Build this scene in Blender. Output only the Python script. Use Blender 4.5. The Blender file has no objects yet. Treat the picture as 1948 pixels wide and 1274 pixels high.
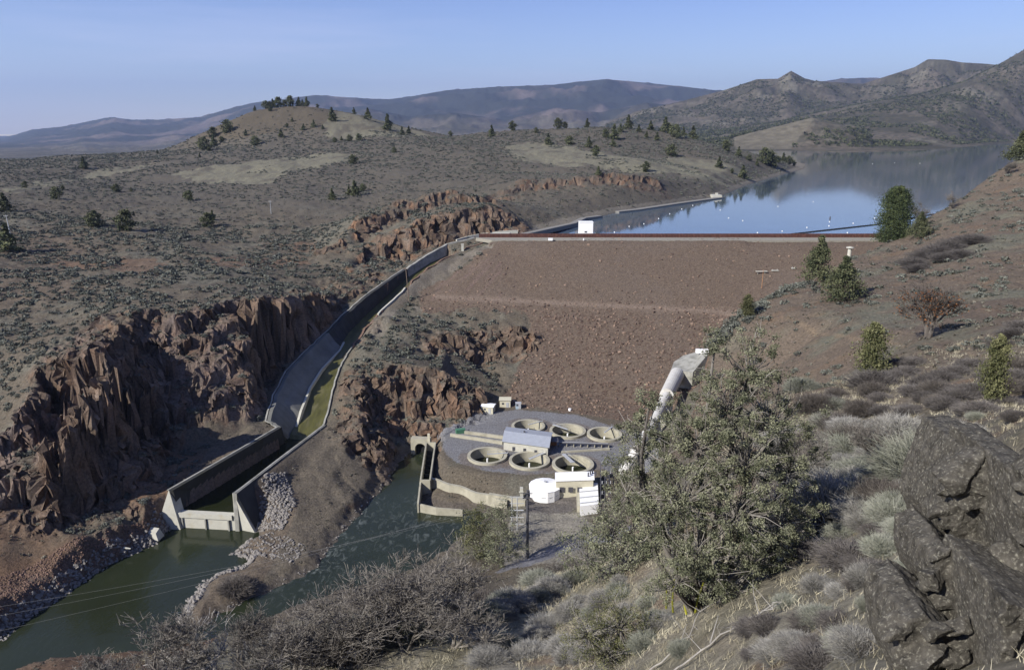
import bpy, bmesh, math, random
import numpy as np
from mathutils import Vector, Matrix
from mathutils.geometry import delaunay_2d_cdt

# ------------------------------------------------------------------ camera, world, sun, exposure
W0, H0, F0 = 1948.0, 1274.0, 1400.0
PITCH = math.atan((H0/2-250.0)/F0)
CP, SP = math.cos(PITCH), math.sin(PITCH)
CAMZ = 106.0
S = bpy.context.scene
cd = bpy.data.cameras.new('camera'); cam = bpy.data.objects.new('camera', cd); S.collection.objects.link(cam)
cam.location = (0, 0, CAMZ); cam.rotation_euler = (math.pi/2-PITCH, 0, 0)
cd.sensor_width = 36; cd.lens = 36*F0/W0; cd.clip_start = 0.1; cd.clip_end = 90000
S.camera = cam
SUN_EL = math.radians(34); SX, SY = -0.80, -0.60
wd = bpy.data.worlds.new('World'); S.world = wd; wd.use_nodes = True
wn = wd.node_tree; bg = wn.nodes['Background']
sky = wn.nodes.new('ShaderNodeTexSky'); sky.sky_type = 'NISHITA'; sky.sun_disc = False
sky.sun_elevation = SUN_EL; sky.sun_rotation = math.atan2(SX, SY); sky.altitude = 700
sky.air_density = 1.0; sky.dust_density = 0.2; sky.ozone_density = 3.0
tc = wn.nodes.new('ShaderNodeTexCoord'); mp = wn.nodes.new('ShaderNodeMapping'); mp.inputs['Scale'].default_value = (1.2, 2.2, 14)
nz = wn.nodes.new('ShaderNodeTexNoise'); nz.inputs['Scale'].default_value = 1.6; nz.inputs['Detail'].default_value = 7
mr = wn.nodes.new('ShaderNodeMapRange'); mr.inputs[1].default_value = .52; mr.inputs[2].default_value = .85; mr.inputs[4].default_value = .42
mx = wn.nodes.new('ShaderNodeMix'); mx.data_type = 'RGBA'; mx.inputs[7].default_value = (7.5, 7.7, 8.6, 1)
wn.links.new(tc.outputs['Generated'], mp.inputs[0]); wn.links.new(mp.outputs[0], nz.inputs[0]); wn.links.new(nz.outputs[0], mr.inputs[0])
wn.links.new(mr.outputs[0], mx.inputs[0]); wn.links.new(sky.outputs[0], mx.inputs[6])
gm = wn.nodes.new('ShaderNodeHueSaturation'); gm.inputs['Saturation'].default_value = .98; gm.inputs['Hue'].default_value = .505
tn = wn.nodes.new('ShaderNodeVectorMath'); tn.operation = 'MULTIPLY'; tn.inputs[1].default_value = (1.10, 1.08, 1.22)
wn.links.new(mx.outputs[2], gm.inputs['Color']); wn.links.new(gm.outputs[0], tn.inputs[0]); sx = wn.nodes.new('ShaderNodeSeparateXYZ'); wn.links.new(tc.outputs['Generated'], sx.inputs[0])
rz_ = wn.nodes.new('ShaderNodeMapRange'); rz_.inputs[1].default_value = 0.0; rz_.inputs[2].default_value = .19; wn.links.new(sx.outputs[2], rz_.inputs[0])
gr = wn.nodes.new('ShaderNodeMix'); gr.data_type = 'RGBA'; gr.inputs[6].default_value = (1.42, 1.32, 1.12, 1); gr.inputs[7].default_value = (.70, .76, .92, 1); wn.links.new(rz_.outputs[0], gr.inputs[0])
t2 = wn.nodes.new('ShaderNodeVectorMath'); t2.operation = 'MULTIPLY'; wn.links.new(tn.outputs[0], t2.inputs[0]); wn.links.new(gr.outputs[2], t2.inputs[1]); wn.links.new(t2.outputs[0], bg.inputs[0]); bg.inputs[1].default_value = 0.094
sd = bpy.data.lights.new('sun', 'SUN'); sd.energy = 5.0; sd.angle = math.radians(.53); sd.color = (1, .95, .86)
sun = bpy.data.objects.new('sun', sd); S.collection.objects.link(sun)
sv = Vector((SX*math.cos(SUN_EL), SY*math.cos(SUN_EL), math.sin(SUN_EL)))
sun.rotation_euler = sv.to_track_quat('Z', 'Y').to_euler()
vs = S.view_settings; vs.view_transform = 'Standard'; vs.look = 'None'; vs.exposure = 0.50; vs.gamma = 1
S.cycles.max_bounces = 6; S.cycles.volume_bounces = 0

HAZE = 3.2e-5
# ------------------------------------------------------------------ pixel -> world (photo pixels)
def ray(px, py):
    r = (px-W0/2)/F0; u = (H0/2-py)/F0
    return r, CP+u*SP, -SP+u*CP
def PY(px, py, Y):
    x, y, z = ray(px, py); t = Y/y
    return (x*t, Y, CAMZ+z*t)
def PZ(px, py, z0):
    x, y, z = ray(px, py); t = (z0-CAMZ)/z
    return (x*t, y*t, z0)
def proj(X, Y, Z):
    zc = Y*CP-(Z-CAMZ)*SP; up = Y*SP+(Z-CAMZ)*CP
    return W0/2+F0*X/zc, H0/2-F0*up/zc, zc

# ------------------------------------------------------------------ numpy noise
def _h(ix, iy, iz, s):
    h = (ix*374761393 + iy*668265263 + iz*1440670441 + s*974634777) & 0xFFFFFFFF
    h = ((h ^ (h >> 13))*1274126177) & 0xFFFFFFFF
    return ((h ^ (h >> 16)) & 0xFFFF)/65535.0
def noise2(x, y, s=0):
    x = np.asarray(x, float); y = np.asarray(y, float)
    x0 = np.floor(x); y0 = np.floor(y); fx = x-x0; fy = y-y0
    ix = x0.astype(np.int64); iy = y0.astype(np.int64)
    def g(i, j):
        a = _h(ix+i, iy+j, 0*ix, s)*2*np.pi
        return np.cos(a)*(fx-i)+np.sin(a)*(fy-j)
    u = fx*fx*fx*(fx*(fx*6-15)+10); v = fy*fy*fy*(fy*(fy*6-15)+10)
    a = g(0, 0)*(1-u)+g(1, 0)*u; b = g(0, 1)*(1-u)+g(1, 1)*u
    return (a*(1-v)+b*v)*1.5
def noise3(x, y, z, s=0):
    x0 = np.floor(x); y0 = np.floor(y); z0 = np.floor(z); fx, fy, fz = x-x0, y-y0, z-z0
    ix, iy, iz = x0.astype(np.int64), y0.astype(np.int64), z0.astype(np.int64)
    u, v, w = [f*f*(3-2*f) for f in (fx, fy, fz)]; r = 0
    for i in (0, 1):
        for j in (0, 1):
            for k in (0, 1):
                r = r + _h(ix+i, iy+j, iz+k, s)*(u if i else 1-u)*(v if j else 1-v)*(w if k else 1-w)
    return r*2-1
def fbm(x, y, o=4, s=0, gain=.5):
    r = 0; a = 1; t = 0
    for i in range(o):
        r = r + a*noise2(x*2**i+i*17.3, y*2**i-i*9.1, s+i); t += a; a *= gain
    return r/t*1.4
def ridged(x, y, o=4, s=0):
    r = 0; a = 1; t = 0
    for i in range(o):
        r = r + a*(1-np.abs(noise2(x*2**i+i*7.7, y*2**i+i*3.1, s+i))*2); t += a; a *= .5
    return r/t
def cellr(x, y, s=0):
    x = np.asarray(x, float); y = np.asarray(y, float); ix = np.floor(x).astype(np.int64); iy = np.floor(y).astype(np.int64)
    best = np.full(x.shape, 9.); val = np.zeros(x.shape); v2 = np.zeros(x.shape)
    for i in (-1, 0, 1):
        for j in (-1, 0, 1):
            a = _h(ix+i, iy+j, 0*ix, s); b = _h(ix+i, iy+j, 0*ix+1, s); d = (ix+i+a-x)**2+(iy+j+b-y)**2; m = d < best
            best = np.where(m, d, best); val = np.where(m, _h(ix+i, iy+j, 0*ix+2, s), val); v2 = np.where(m, _h(ix+i, iy+j, 0*ix+3, s), v2)
    return val*2-1, v2*2-1
def sstep(a, b, x):
    t = np.clip((x-a)/(b-a), 0, 1); return t*t*(3-2*t)
def inpoly(X, Y, poly):
    ins = np.zeros(X.shape, bool); n = len(poly)
    for i in range(n):
        x1, y1 = poly[i][:2]; x2, y2 = poly[(i+1) % n][:2]
        if y1 == y2: continue
        c = ((y1 > Y) != (y2 > Y)) & (X < (x2-x1)*(Y-y1)/(y2-y1)+x1)
        ins ^= c
    return ins
def dseg(X, Y, pts, closed=False):
    d = np.full(X.shape, 1e9); n = len(pts)
    for i in range(n if closed else n-1):
        x1, y1 = pts[i][:2]; x2, y2 = pts[(i+1) % n][:2]
        dx, dy = x2-x1, y2-y1; L = dx*dx+dy*dy+1e-9
        t = np.clip(((X-x1)*dx+(Y-y1)*dy)/L, 0, 1)
        d = np.minimum(d, np.hypot(X-x1-t*dx, Y-y1-t*dy))
    return d

# ------------------------------------------------------------------ control lines
# each: list of (px, py, ('Y'|'z'), value); True = breakline
def C(*rows): return [PY(a, b, v) if k == 'Y' else PZ(a, b, v) for a, b, k, v in rows]
lines = []; pts = []
def L(*rows): lines.append(C(*rows))
def Q(*rows): pts.extend(C(*rows))
def D(px, py): # point on the dam face plane
    x, y, z = ray(px, py); t0 = -z/y
    Y = 206.6/(.407+t0); return (px, py, 'Y', Y)
# near hillside
pts += [(0, 0, 103.6), (0, -16, 106), (-9, -16, 100), (-9, 2, 94), (-12, 10, 88), (4, 3, 103.4), (9, -16, 112), (12, 0, 108), (-24, 25, 78), (-60, 35, 66)]
Q((1948,1274,'Y',6.5),(1800,1274,'Y',8.5),(1600,1274,'Y',12),(1450,1274,'Y',16),(1200,1274,'Y',28),(1000,1274,'Y',40),(1948,1000,'Y',15),(1948,850,'Y',27),
  (1500,1200,'Y',18),(1320,1160,'Y',28),(1450,1100,'Y',28),(1600,1050,'Y',27),(1700,980,'Y',29),(1800,920,'Y',31),(1200,1180,'Y',42),(1000,1200,'Y',55),
  (1550,950,'Y',42),(1700,830,'Y',62),(1850,760,'Y',72),(1948,700,'Y',88),(2100,760,'Y',75),(1948,780,'Y',48),(2100,900,'Y',25),(2200,1100,'Y',12))
L((-60,1420,'Y',50),(150,1330,'Y',50),(430,1285,'Y',50),(720,1215,'Y',50),(850,1170,'Y',60),(1000,1110,'Y',90),(1130,1075,'Y',100),(1200,1080,'Y',80))
Q((1765,640,'Y',135),(1600,600,'Y',190),(1600,720,'Y',118),(1500,740,'Y',112),(1450,800,'Y',90),(1380,900,'Y',70),(1850,560,'Y',190),(1948,550,'Y',180),(1948,420,'Y',300),(1850,450,'Y',290),(2150,400,'Y',300),(2150,550,'Y',180),(1700,520,'Y',250),(1780,430,'Y',335))
L((1350,645,'Y',215),(1400,600,'Y',222),(1450,570,'Y',230),(1500,545,'Y',240),(1560,528,'Y',250),(1600,492,'Y',300),(1650,472,'Y',325),(1690,458,'Y',345),(1740,427,'Y',365),(1800,397,'Y',380),(1850,362,'Y',400),(1905,317,'Y',420),(1948,290,'Y',430),(2150,220,'Y',440),(2300,200,'Y',450))
def A(px, Y, z, py=460):   # column through px at height py, at world Y and z
    x, y, _ = ray(px, py); return (x/y*Y, Y, z)
pts += [A(1350,240,22,640),A(1400,250,26,620),A(1450,262,24,600),A(1500,275,26,580),A(1560,290,28,560),A(1600,330,40,500),A(1650,348,44,480)]
pts += [A(1800,480,42),A(1950,520,42),A(1740,440,42),A(2150,560,42),A(2300,600,42),A(1690,400,44)]
# right of platform
pts += [A(1330,215,26,800),A(1300,180,24,850),A(1270,150,30,900),A(1230,140,26,1000),A(1180,150,16,1000),A(1330,110,52,950),A(1250,110,38,1050)]
# platform, yard
L((835,828,'z',6),(885,798,'z',6),(925,780,'z',6),(985,775,'z',6),(1100,787,'z',6),(1200,803,'z',6),(1250,812,'z',6))
L((832,848,'z',6),(850,886,'z',6),(920,902,'z',6),(1000,908,'z',6),(1055,903,'z',6),(1150,897,'z',6),(1200,893,'z',6))
L((823,914,'z',2.2),(900,932,'z',2.2),(970,950,'z',2.6),(1003,945,'z',3))
Q((800,955,'z',1),(850,963,'z',1),(905,966,'z',1),(960,975,'z',2),(1000,962,'z',3),(1070,945,'z',3),(1150,965,'z',3),(1070,985,'z',3),(1000,1000,'z',3.5),(1180,940,'z',6),(1000,1065,'z',4.5),(1060,1040,'z',4.5),(1120,1020,'z',6),(930,1080,'z',6),(870,1060,'z',1.5),(820,1080,'z',2))
pts += [A(1000,118,22,1080),A(800,95,26,1150),A(600,90,24,1200),A(400,88,22,1250),A(200,85,22,1280),A(0,80,22,1290),A(-200,75,22,1290)]
# dam face
L(*[(x,458,'z',52) for x in (945,1000,1100,1200,1300,1400,1500,1600,1700)])
pts += [A(x,388,52) for x in (940,1000,1100,1200,1300,1400,1500,1600,1680)]
pts += [A(x,412,42) for x in (1060,1100,1200,1300,1400,1500,1600,1680)]
L(D(800,583),D(1000,573),D(1200,582),D(1370,600))
L(D(1010,640),D(975,700),D(960,745),(952,772,'z',6.4))
Q(D(1100,680),D(1200,680),D(1300,700),D(1250,640),D(1100,740),D(1200,770),D(900,520),D(1100,520),D(1300,520),D(1450,530),D(1270,760))
L((800,522,'Y',352),(860,490,'Y',366),(930,462,'Y',375))
L((770,590,'Y',318),(830,545,'Y',340),(900,505,'Y',357),(945,475,'Y',370))
# ridge between chute and river
Q((700,640,'Y',292),(780,640,'Y',287),(850,650,'Y',285),(740,600,'Y',305),(730,670,'Y',268))
L((830,640,'Y',291),(900,632,'Y',301),(1000,632,'Y',304))
L((835,672,'Y',286),(900,692,'Y',288),(985,690,'Y',290))
L((672,700,'Y',258),(700,695,'Y',258),(760,690,'Y',258),(830,700,'Y',258),(870,755,'Y',256),(905,785,'z',6.6))
L((672,700,'Y',258),(685,745,'Y',242),(676,815,'z',13),(655,870,'z',8),(650,905,'z',5.5))
L((722,800,'z',9),(742,860,'z',3),(760,868,'z',.8),(785,850,'z',1),(815,835,'z',4),(880,805,'z',6))
Q((745,820,'z',4.5),(800,800,'z',6.5),(850,790,'z',6.5),(725,900,'z',3),(700,930,'z',2.5),(655,940,'z',4.5),(640,1000,'z',1.8),(600,950,'z',5),(560,1000,'z',3),(560,880,'z',9),(520,930,'z',8),(500,1000,'z',2.5),(610,830,'z',10),(640,840,'z',11),(630,900,'z',7.5),(580,1050,'z',1.5),(520,1080,'z',1.6),(440,1120,'z',1.2),(390,1150,'z',1))
# left bank and cliffs
L((60,868,'z',25),(90,835,'z',30),(120,790,'z',35),(152,740,'z',39),(160,700,'z',41.5),(163,662,'z',43),(200,635,'z',44),(250,612,'z',44.5),(330,592,'z',45),(430,578,'z',45),(520,572,'Y',268),(600,563,'Y',293),(650,566,'Y',303))
L((90,866,'z',20),(150,848,'z',15),(200,845,'z',13),(262,848,'z',10.5),(350,855,'z',8.5),(430,840,'z',9),(500,797,'z',12),(530,735,'Y',262),(560,690,'Y',275),(612,645,'Y',287),(655,598,'Y',308))
L((60,885,'z',21),(110,845,'z',22),(150,818,'z',23),(200,815,'z',24),(245,842,'z',19),(268,895,'z',11))
L((60,1000,'z',11),(110,1005,'z',10),(180,962,'z',9.5),(240,935,'z',9.5),(272,915,'z',9.5))
Q((150,880,'z',20),(200,880,'z',17),(90,930,'z',16),(0,960,'z',14.5),(0,870,'z',21),(40,1040,'z',8),(0,1130,'z',5),(0,1060,'z',8.5),(70,1110,'z',4),(150,1060,'z',5.5),(200,1010,'z',7.5),(260,970,'z',8),(300,900,'z',9.5),(270,1010,'z',3.5),(300,860,'z',9),(400,880,'z',10),(450,845,'z',11),(0,750,'z',29),(0,650,'Y',245),(0,560,'Y',300),(0,480,'Y',370),(0,400,'Y',470),(0,365,'Y',560),(0,325,'Y',800),(0,304,'Y',1150),(70,760,'z',33),(90,700,'z',37),(-200,950,'Y',165),(-200,750,'Y',205),(-200,560,'Y',300),(-200,400,'Y',470),(-200,310,'Y',1100),(-200,1150,'z',4))
Q((200,560,'Y',288),(200,480,'Y',380),(400,510,'Y',340),(400,400,'Y',520),(400,330,'Y',800),(300,300,'Y',1000),(600,500,'Y',375),(600,430,'Y',480),(600,350,'Y',700),(600,300,'Y',950),(200,400,'Y',500),(200,340,'Y',800),(100,300,'Y',1150),(200,291,'Y',1200),(380,283,'Y',1150))
Q((640,560,'Y',325),(650,500,'Y',370),(700,520,'Y',352))
L((690,418,'Y',418),(760,383,'Y',448),(860,360,'Y',466),(930,376,'Y',468))
L((690,452,'Y',408),(780,415,'Y',437),(870,388,'Y',456),(935,394,'Y',461))
L((700,462,'Y',396),(760,432,'Y',402),(800,413,'Y',408),(850,400,'Y',414),(900,391,'Y',420),(960,386,'Y',427),(988,402,'Y',428))
L((712,500,'Y',386),(765,498,'Y',389),(800,482,'Y',394),(850,466,'Y',401),(920,452,'Y',409),(985,445,'Y',417))
L((950,370,'Y',560),(1000,345,'Y',590),(1100,334,'Y',610),(1250,334,'Y',640))
L((960,385,'Y',552),(1010,364,'Y',581),(1100,352,'Y',602),(1250,348,'Y',634))
Q((1040,400,'Y',500),(1100,400,'Y',510),(1200,375,'Y',580),(1300,350,'Y',680),(1000,425,'Y',455),(1400,335,'Y',850),(1480,318,'Y',1050))
# plateau and hill
Q((900,330,'Y',720),(900,300,'Y',850),(1000,290,'Y',900),(1100,282,'Y',950),(1200,300,'Y',820),(800,380,'Y',560),(800,340,'Y',700),(700,380,'Y',570),(1000,330,'Y',720))
Q((340,288,'Y',1150),(290,290,'Y',1200),(395,284,'Y',1160))
pts += [A(350,1450,42,200),A(420,1450,60,200),A(250,1450,40,200)]
L((425,268,'Y',1180),(452,232,'Y',1235),(470,210,'Y',1265),(484,197,'Y',1285),(520,191,'Y',1300),(590,194,'Y',1310),(650,206,'Y',1310),(720,228,'Y',1300),(790,246,'Y',1300),(835,258,'Y',1330))
L((390,284,'Y',1090),(500,277,'Y',1080),(620,270,'Y',1090),(760,262,'Y',1120),(850,262,'Y',1150))
L((870,259,'Y',1300),(960,249,'Y',1300),(1060,243,'Y',1220),(1160,240,'Y',1180),(1240,243,'Y',1150),(1300,262,'Y',1120),(1400,288,'Y',1130),(1480,300,'Y',1180),(1530,317,'Y',1230))
pts += [A(x,1750,z,200) for x,z in ((-200,30),(0,30),(200,32),(400,40),(560,60),(700,50),(850,40),(1000,42),(1150,46),(1300,46),(1450,44))]
pts += [A(x,2300,z,200) for x,z in ((-300,-10),(0,-10),(300,-10),(600,-5),(900,0),(1200,40),(1400,50),(1600,52),(1800,50),(2100,60),(2400,60))]
pts += [A(x,Y,z,200) for x,z in ((-400,-130),(200,-130),(974,-130),(1300,-60),(1700,60),(2500,60)) for Y in (5000,12000,45000)]
pts += [A(-900,Y,z) for Y,z in ((0,70),(60,40),(130,0),(200,30),(400,50),(1000,80))]
pts += [A(2900,Y,z) for Y,z in ((-16,125),(30,110),(100,100),(400,120),(450,110),(800,60),(1500,60))]
# ------------------------------------------------------------------ height raster in (a, v) space
Y00 = 20.0
A0, A1, NA = -1.05, 1.05, 1050
V0, V1, NV = math.log(4.0), math.log(48000.0), 3100
def av(X, Y): return X/(Y+Y00), np.log(np.maximum(Y+Y00, 3.9))
allp = []; edges = []
for l in lines:
    i0 = len(allp); allp += l; edges += [(i0+i, i0+i+1) for i in range(len(l)-1)]
allp += pts
P3 = np.array(allp); pa, pv = av(P3[:, 0], P3[:, 1])
# corners
ca = [(-1.1, V0-.1), (1.1, V0-.1), (-1.1, V1+.1), (1.1, V1+.1)]
def near_z(a, v):
    d = (pa-a)**2*9+(pv-v)**2; return P3[np.argmin(d), 2]
ext = [(s*1.1, v) for s in (-1, 1) for v in np.linspace(V0-.1, V1+.1, 14)]
co = [Vector((a, v)) for a, v in zip(pa, pv)]+[Vector(e) for e in ext]
cz = list(P3[:, 2])+[near_z(*e) for e in ext]
vo, eo, fo, ov, oe, of_ = delaunay_2d_cdt(co, edges, [], 0, 1e-7)
zo = []
for i, v in enumerate(vo):
    if ov[i]: zo.append(cz[ov[i][0]])
    else:
        dd = (np.array([c[0] for c in co])-v[0])**2*9+(np.array([c[1] for c in co])-v[1])**2
        k = np.argsort(dd)[:3]; w = 1/(dd[k]+1e-9); zo.append(float((np.array(cz)[k]*w).sum()/w.sum()))
Hr = np.full((NV, NA), np.nan); ga = np.linspace(A0, A1, NA); gv = np.linspace(V0, V1, NV)
for f in fo:
    (ax, ay), (bx, by), (cx, cy) = [tuple(vo[i]) for i in f[:3]]; za, zb, zc_ = [zo[i] for i in f[:3]]
    i0 = max(0, int((min(ax, bx, cx)-A0)/(A1-A0)*(NA-1))); i1 = min(NA-1, int((max(ax, bx, cx)-A0)/(A1-A0)*(NA-1))+1)
    j0 = max(0, int((min(ay, by, cy)-V0)/(V1-V0)*(NV-1))); j1 = min(NV-1, int((max(ay, by, cy)-V0)/(V1-V0)*(NV-1))+1)
    if i1 < i0 or j1 < j0: continue
    X, Yv = np.meshgrid(ga[i0:i1+1], gv[j0:j1+1])
    den = (by-cy)*(ax-cx)+(cx-bx)*(ay-cy)
    if abs(den) < 1e-14: continue
    l1 = ((by-cy)*(X-cx)+(cx-bx)*(Yv-cy))/den; l2 = ((cy-ay)*(X-cx)+(ax-cx)*(Yv-cy))/den; l3 = 1-l1-l2
    m = (l1 >= -1e-6) & (l2 >= -1e-6) & (l3 >= -1e-6)
    sub = Hr[j0:j1+1, i0:i1+1]; sub[m] = (l1*za+l2*zb+l3*zc_)[m]
bad = np.isnan(Hr)
if bad.any(): Hr[bad] = 50.0
def blur(Z, n):
    for _ in range(n):
        P = np.pad(Z, ((1, 1), (0, 0)), 'edge'); Z = (P[:-2]+2*P[1:-1]+P[2:])/4
        P = np.pad(Z, ((0, 0), (1, 1)), 'edge'); Z = (P[:, :-2]+2*P[:, 1:-1]+P[:, 2:])/4
    return Z
Hs = blur(Hr, 60); Hc = blur(Hr, 2)
def samp(R, X, Y):
    a, v = av(X, Y)
    fa = np.clip((a-A0)/(A1-A0)*(NA-1), 0, NA-1.001); fv = np.clip((v-V0)/(V1-V0)*(NV-1), 0, NV-1.001)
    i = fa.astype(int); j = fv.astype(int); u = fa-i; w = fv-j
    return (R[j, i]*(1-u)+R[j, i+1]*u)*(1-w)+(R[j+1, i]*(1-u)+R[j+1, i+1]*u)*w

# ------------------------------------------------------------------ plan outlines
XYZ = lambda rows, z: [PZ(a, b, z) for a, b in rows]
RIV = XYZ([(0,1215),(45,1180),(80,1160),(115,1135),(150,1110),(190,1082),(225,1065),(290,1035),(315,1012),(330,1000),(400,985),(487,1000),(492,1020),(470,1035),(448,1053),(482,1062),(462,1080),(420,1092),(385,1112),(362,1150),(345,1185),(385,1188),(430,1162),(470,1142),(520,1122),(570,1098),(608,1075),(620,1050),(660,1003),(700,962),(735,922),(755,882),(778,862),(800,852),(812,843),(826,846),(800,957),(830,966),(880,970),(930,975),(915,1000),(880,1020),(850,1045),(800,1075),(700,1125),(620,1165),(480,1220),(250,1295),(0,1370)], 0)
RIV += [(-200, 60, 0), (-420, 40, 0), (-420, 120, 0), (-170, 112, 0)]
RES = XYZ([(985,452),(1040,446),(1090,430),(1130,415),(1180,402),(1290,385),(1370,373),(1420,352),(1470,337),(1530,321),(1532,312),(1490,303),(1440,296),(1400,289),(1460,287),(1530,287),(1600,290),(1660,289),(1740,287),(1820,281),(1880,275),(1948,272),(2200,266)], 48)
RES += [A(2300,620,48), A(2150,560,48), A(1950,500,48), A(1800,455,48), A(1740,425,48), A(1690,400,48), A(1300,398,48), A(1000,399,48)]
# spillway stations: photo pixel + world height
SPL_T = [PZ(322,932,11.5), PZ(420,876,11.5), PZ(530,812,11.5), PY(508,800,232), PY(522,752,246), PY(546,705,262), PY(580,670,276), PY(612,641,289), PY(650,602,304), PY(690,567,320), PY(730,538,338), PY(770,511,358), PY(810,484,374), PY(848,464,388), PY(900,452,395)]
SPL_B = [PZ(338,968,4), PZ(440,893,4), PZ(540,832,4), PZ(556,828,4.6), PY(572,785,245), PY(590,740,261), PY(612,705,273), PY(640,676,287), PY(668,645,300), PY(706,606,316), PY(742,572,333), PY(783,536,352), PY(822,504,367), PY(856,484,381), PY(905,466,388)]
SPL_B = SPL_B[:7]+[(p[0]+w_, p[1], f_) for p, w_, f_ in zip(SPL_T[7:], (7, 3, 1.2, 1, 1, 1, 1, 1), (19, 23, 27.5, 32, 37, 40, 43, 44))]
SPR_T = [PZ(443,938,11.5), PZ(530,871,11.5), PZ(614,808,11.5), PZ(616,803,11.7), PY(626,762,243), PY(638,716,259), PY(648,690,272), PY(662,668,284), PY(692,625,299), PY(722,592,313), PY(762,556,329), PY(797,520,348), PY(838,494,362), PY(872,476,377), PY(915,462,384)]
def floorz(Y): return np.interp(Y, [229, 261, 287, 321, 361, 383], [3.2, 12.3, 19.2, 27.8, 37.5, 43])
SPR_B = [(p[0]-.4, p[1], 3.9 if i < 3 else float(floorz(p[1]))-.1) for i, p in enumerate(SPR_T)]
SPOLY = [p for p in SPL_T[:-1]]+[p for p in SPR_T[:-1]][::-1]
RINGS = [(927,864,6.35),(1007,873,6.45),(1090,880,6.5),(1005,808,5.9),(1080,817,6.3),(1150,823,6.0)]
RC = [(PZ(a, b, 7.0)[0], PZ(a, b, 7.0)[1], r) for a, b, r in RINGS]
LAD = XYZ([(810,842),(829,842),(819,912),(800,912)], 5.0)
DAMP = [PY(*r[:2], r[3]) if r[2] == 'Y' else PZ(*r[:2], r[3]) for r in
        [D(800,545),D(870,505),(938,466,'Y',373)]]+[A(938,390,50),A(1100,390,50),A(1400,390,50),A(1700,390,50),A(1690,372,50),A(1600,330,40,500),A(1500,275,26,580),A(1400,250,26,620),A(1340,250,20,640)]+\
        [PZ(1262,815,6), PZ(1200,803,6), PZ(1100,787,6), PZ(985,775,6)]+[PZ(950,772,6.5)]+[PY(*D(a,b)[:2],D(a,b)[3]) for a,b in ((968,745),(985,700),(1015,650),(1010,600),(900,590),(800,600))]

# cliff corridors (plan polylines with a half width)
CLIFFS = [([PZ(85,850,25), PZ(120,815,30), PZ(160,775,32)]+[PY(p[0], p[1], p[2]) for p in ((190,720,210),(188,690,222),(230,700,235),(330,700,238),(430,690,245),(500,660,258),(560,620,278),(640,585,300))], 17),
          ([PZ(80,915,16), PZ(150,895,16), PZ(220,885,13), PZ(262,895,10)], 10),
          ([PY(690,720,250), PY(760,740,248), PY(830,740,248), PY(880,770,252)], 10),
          ([PY(665,800,228), PZ(700,850,6), PZ(740,880,3)], 9),
          ([PY(840,655,289), PY(900,660,294), PY(990,660,297)], 9),
          ([PY(690,435,413), PY(770,399,442), PY(865,374,461), PY(930,385,464)], 9),
          ([PY(705,480,391), PY(762,465,396), PY(800,448,401), PY(850,432,407), PY(920,420,416), PY(986,424,422)], 11),
          ([PY(650,545,330), PY(700,510,352), PY(760,480,385)], 16),
          ([PY(955,378,552), PY(1005,353,583), PY(1100,342,604), PY(1250,340,634)], 12),
          ([PY(560,470,392), PY(640,470,395), PY(480,485,380)][:2], 6)]
def cliffmask(X, Y):
    m = np.zeros(X.shape)
    for pl, w in CLIFFS:
        bx = [p[0] for p in pl]; by = [p[1] for p in pl]
        s = (X > min(bx)-3*w) & (X < max(bx)+3*w) & (Y > min(by)-3*w) & (Y < max(by)+3*w)
        if s.any():
            d = dseg(X[s], Y[s], pl); m[s] = np.maximum(m[s], 1-sstep(w*.75, w*1.35, d))
    return m
def prof(px_py, R):   # skyline profile -> (a, height)
    a = []; z = []
    for px, py in px_py:
        x, y, zz = ray(px, py); t = R/y; a.append(x*t/(R+Y00)); z.append(CAMZ+zz*t)
    return np.array(a), np.array(z)
RIDG = [(prof([(1180,262),(1300,256),(1400,243),(1480,232),(1560,213),(1650,196),(1750,180),(1835,156),(1890,128),(1948,95),(2100,60),(2300,70)], 5500), 5500, 2600, .10, 1),
        (prof([(1330,283),(1390,262),(1440,250),(1500,235),(1545,224),(1600,236),(1660,262)], 2900), 2900, 420, .04, 2),
        (prof([(1150,235),(1210,212),(1300,192),(1380,171),(1440,151),(1480,150),(1505,135),(1530,149),(1550,154),(1640,160),(1700,141),(1740,128),(1765,113),(1800,114),(1830,119),(1880,122),(1950,130),(2300,140)], 7000), 7000, 2600, .10, 3),
        (prof([(-400,300),(-100,282),(0,266),(60,247),(120,241),(180,229),(210,223),(250,228),(300,228),(380,223),(440,206),(480,196),(560,186),(600,181),(640,184),(700,188),(740,189),(780,184),(850,172),(950,165),(1050,162),(1100,156),(1150,151),(1200,155),(1300,165),(1360,172),(1450,172),(1600,150),(1660,148),(1900,170),(2400,180)], 17000), 17000, 11500, .10, 4),
        (prof([(-400,305),(-100,298),(60,280),(160,262),(260,270),(330,255),(420,262),(520,232),(620,222),(700,206),(780,222),(860,214),(960,228),(1060,205),(1140,214),(1230,196),(1330,205),(1420,190),(1500,215)], 11000), 11000, 5200, .12, 5)]
_sh = [PZ(a_, b_, 48) for a_, b_ in ((1300,287),(1530,287),(1740,287),(1820,281),(1880,275),(1948,272),(2200,268))]
SHA = [p[0]/(p[1]+20) for p in _sh]; SHY = [p[1]+60 for p in _sh]
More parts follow.
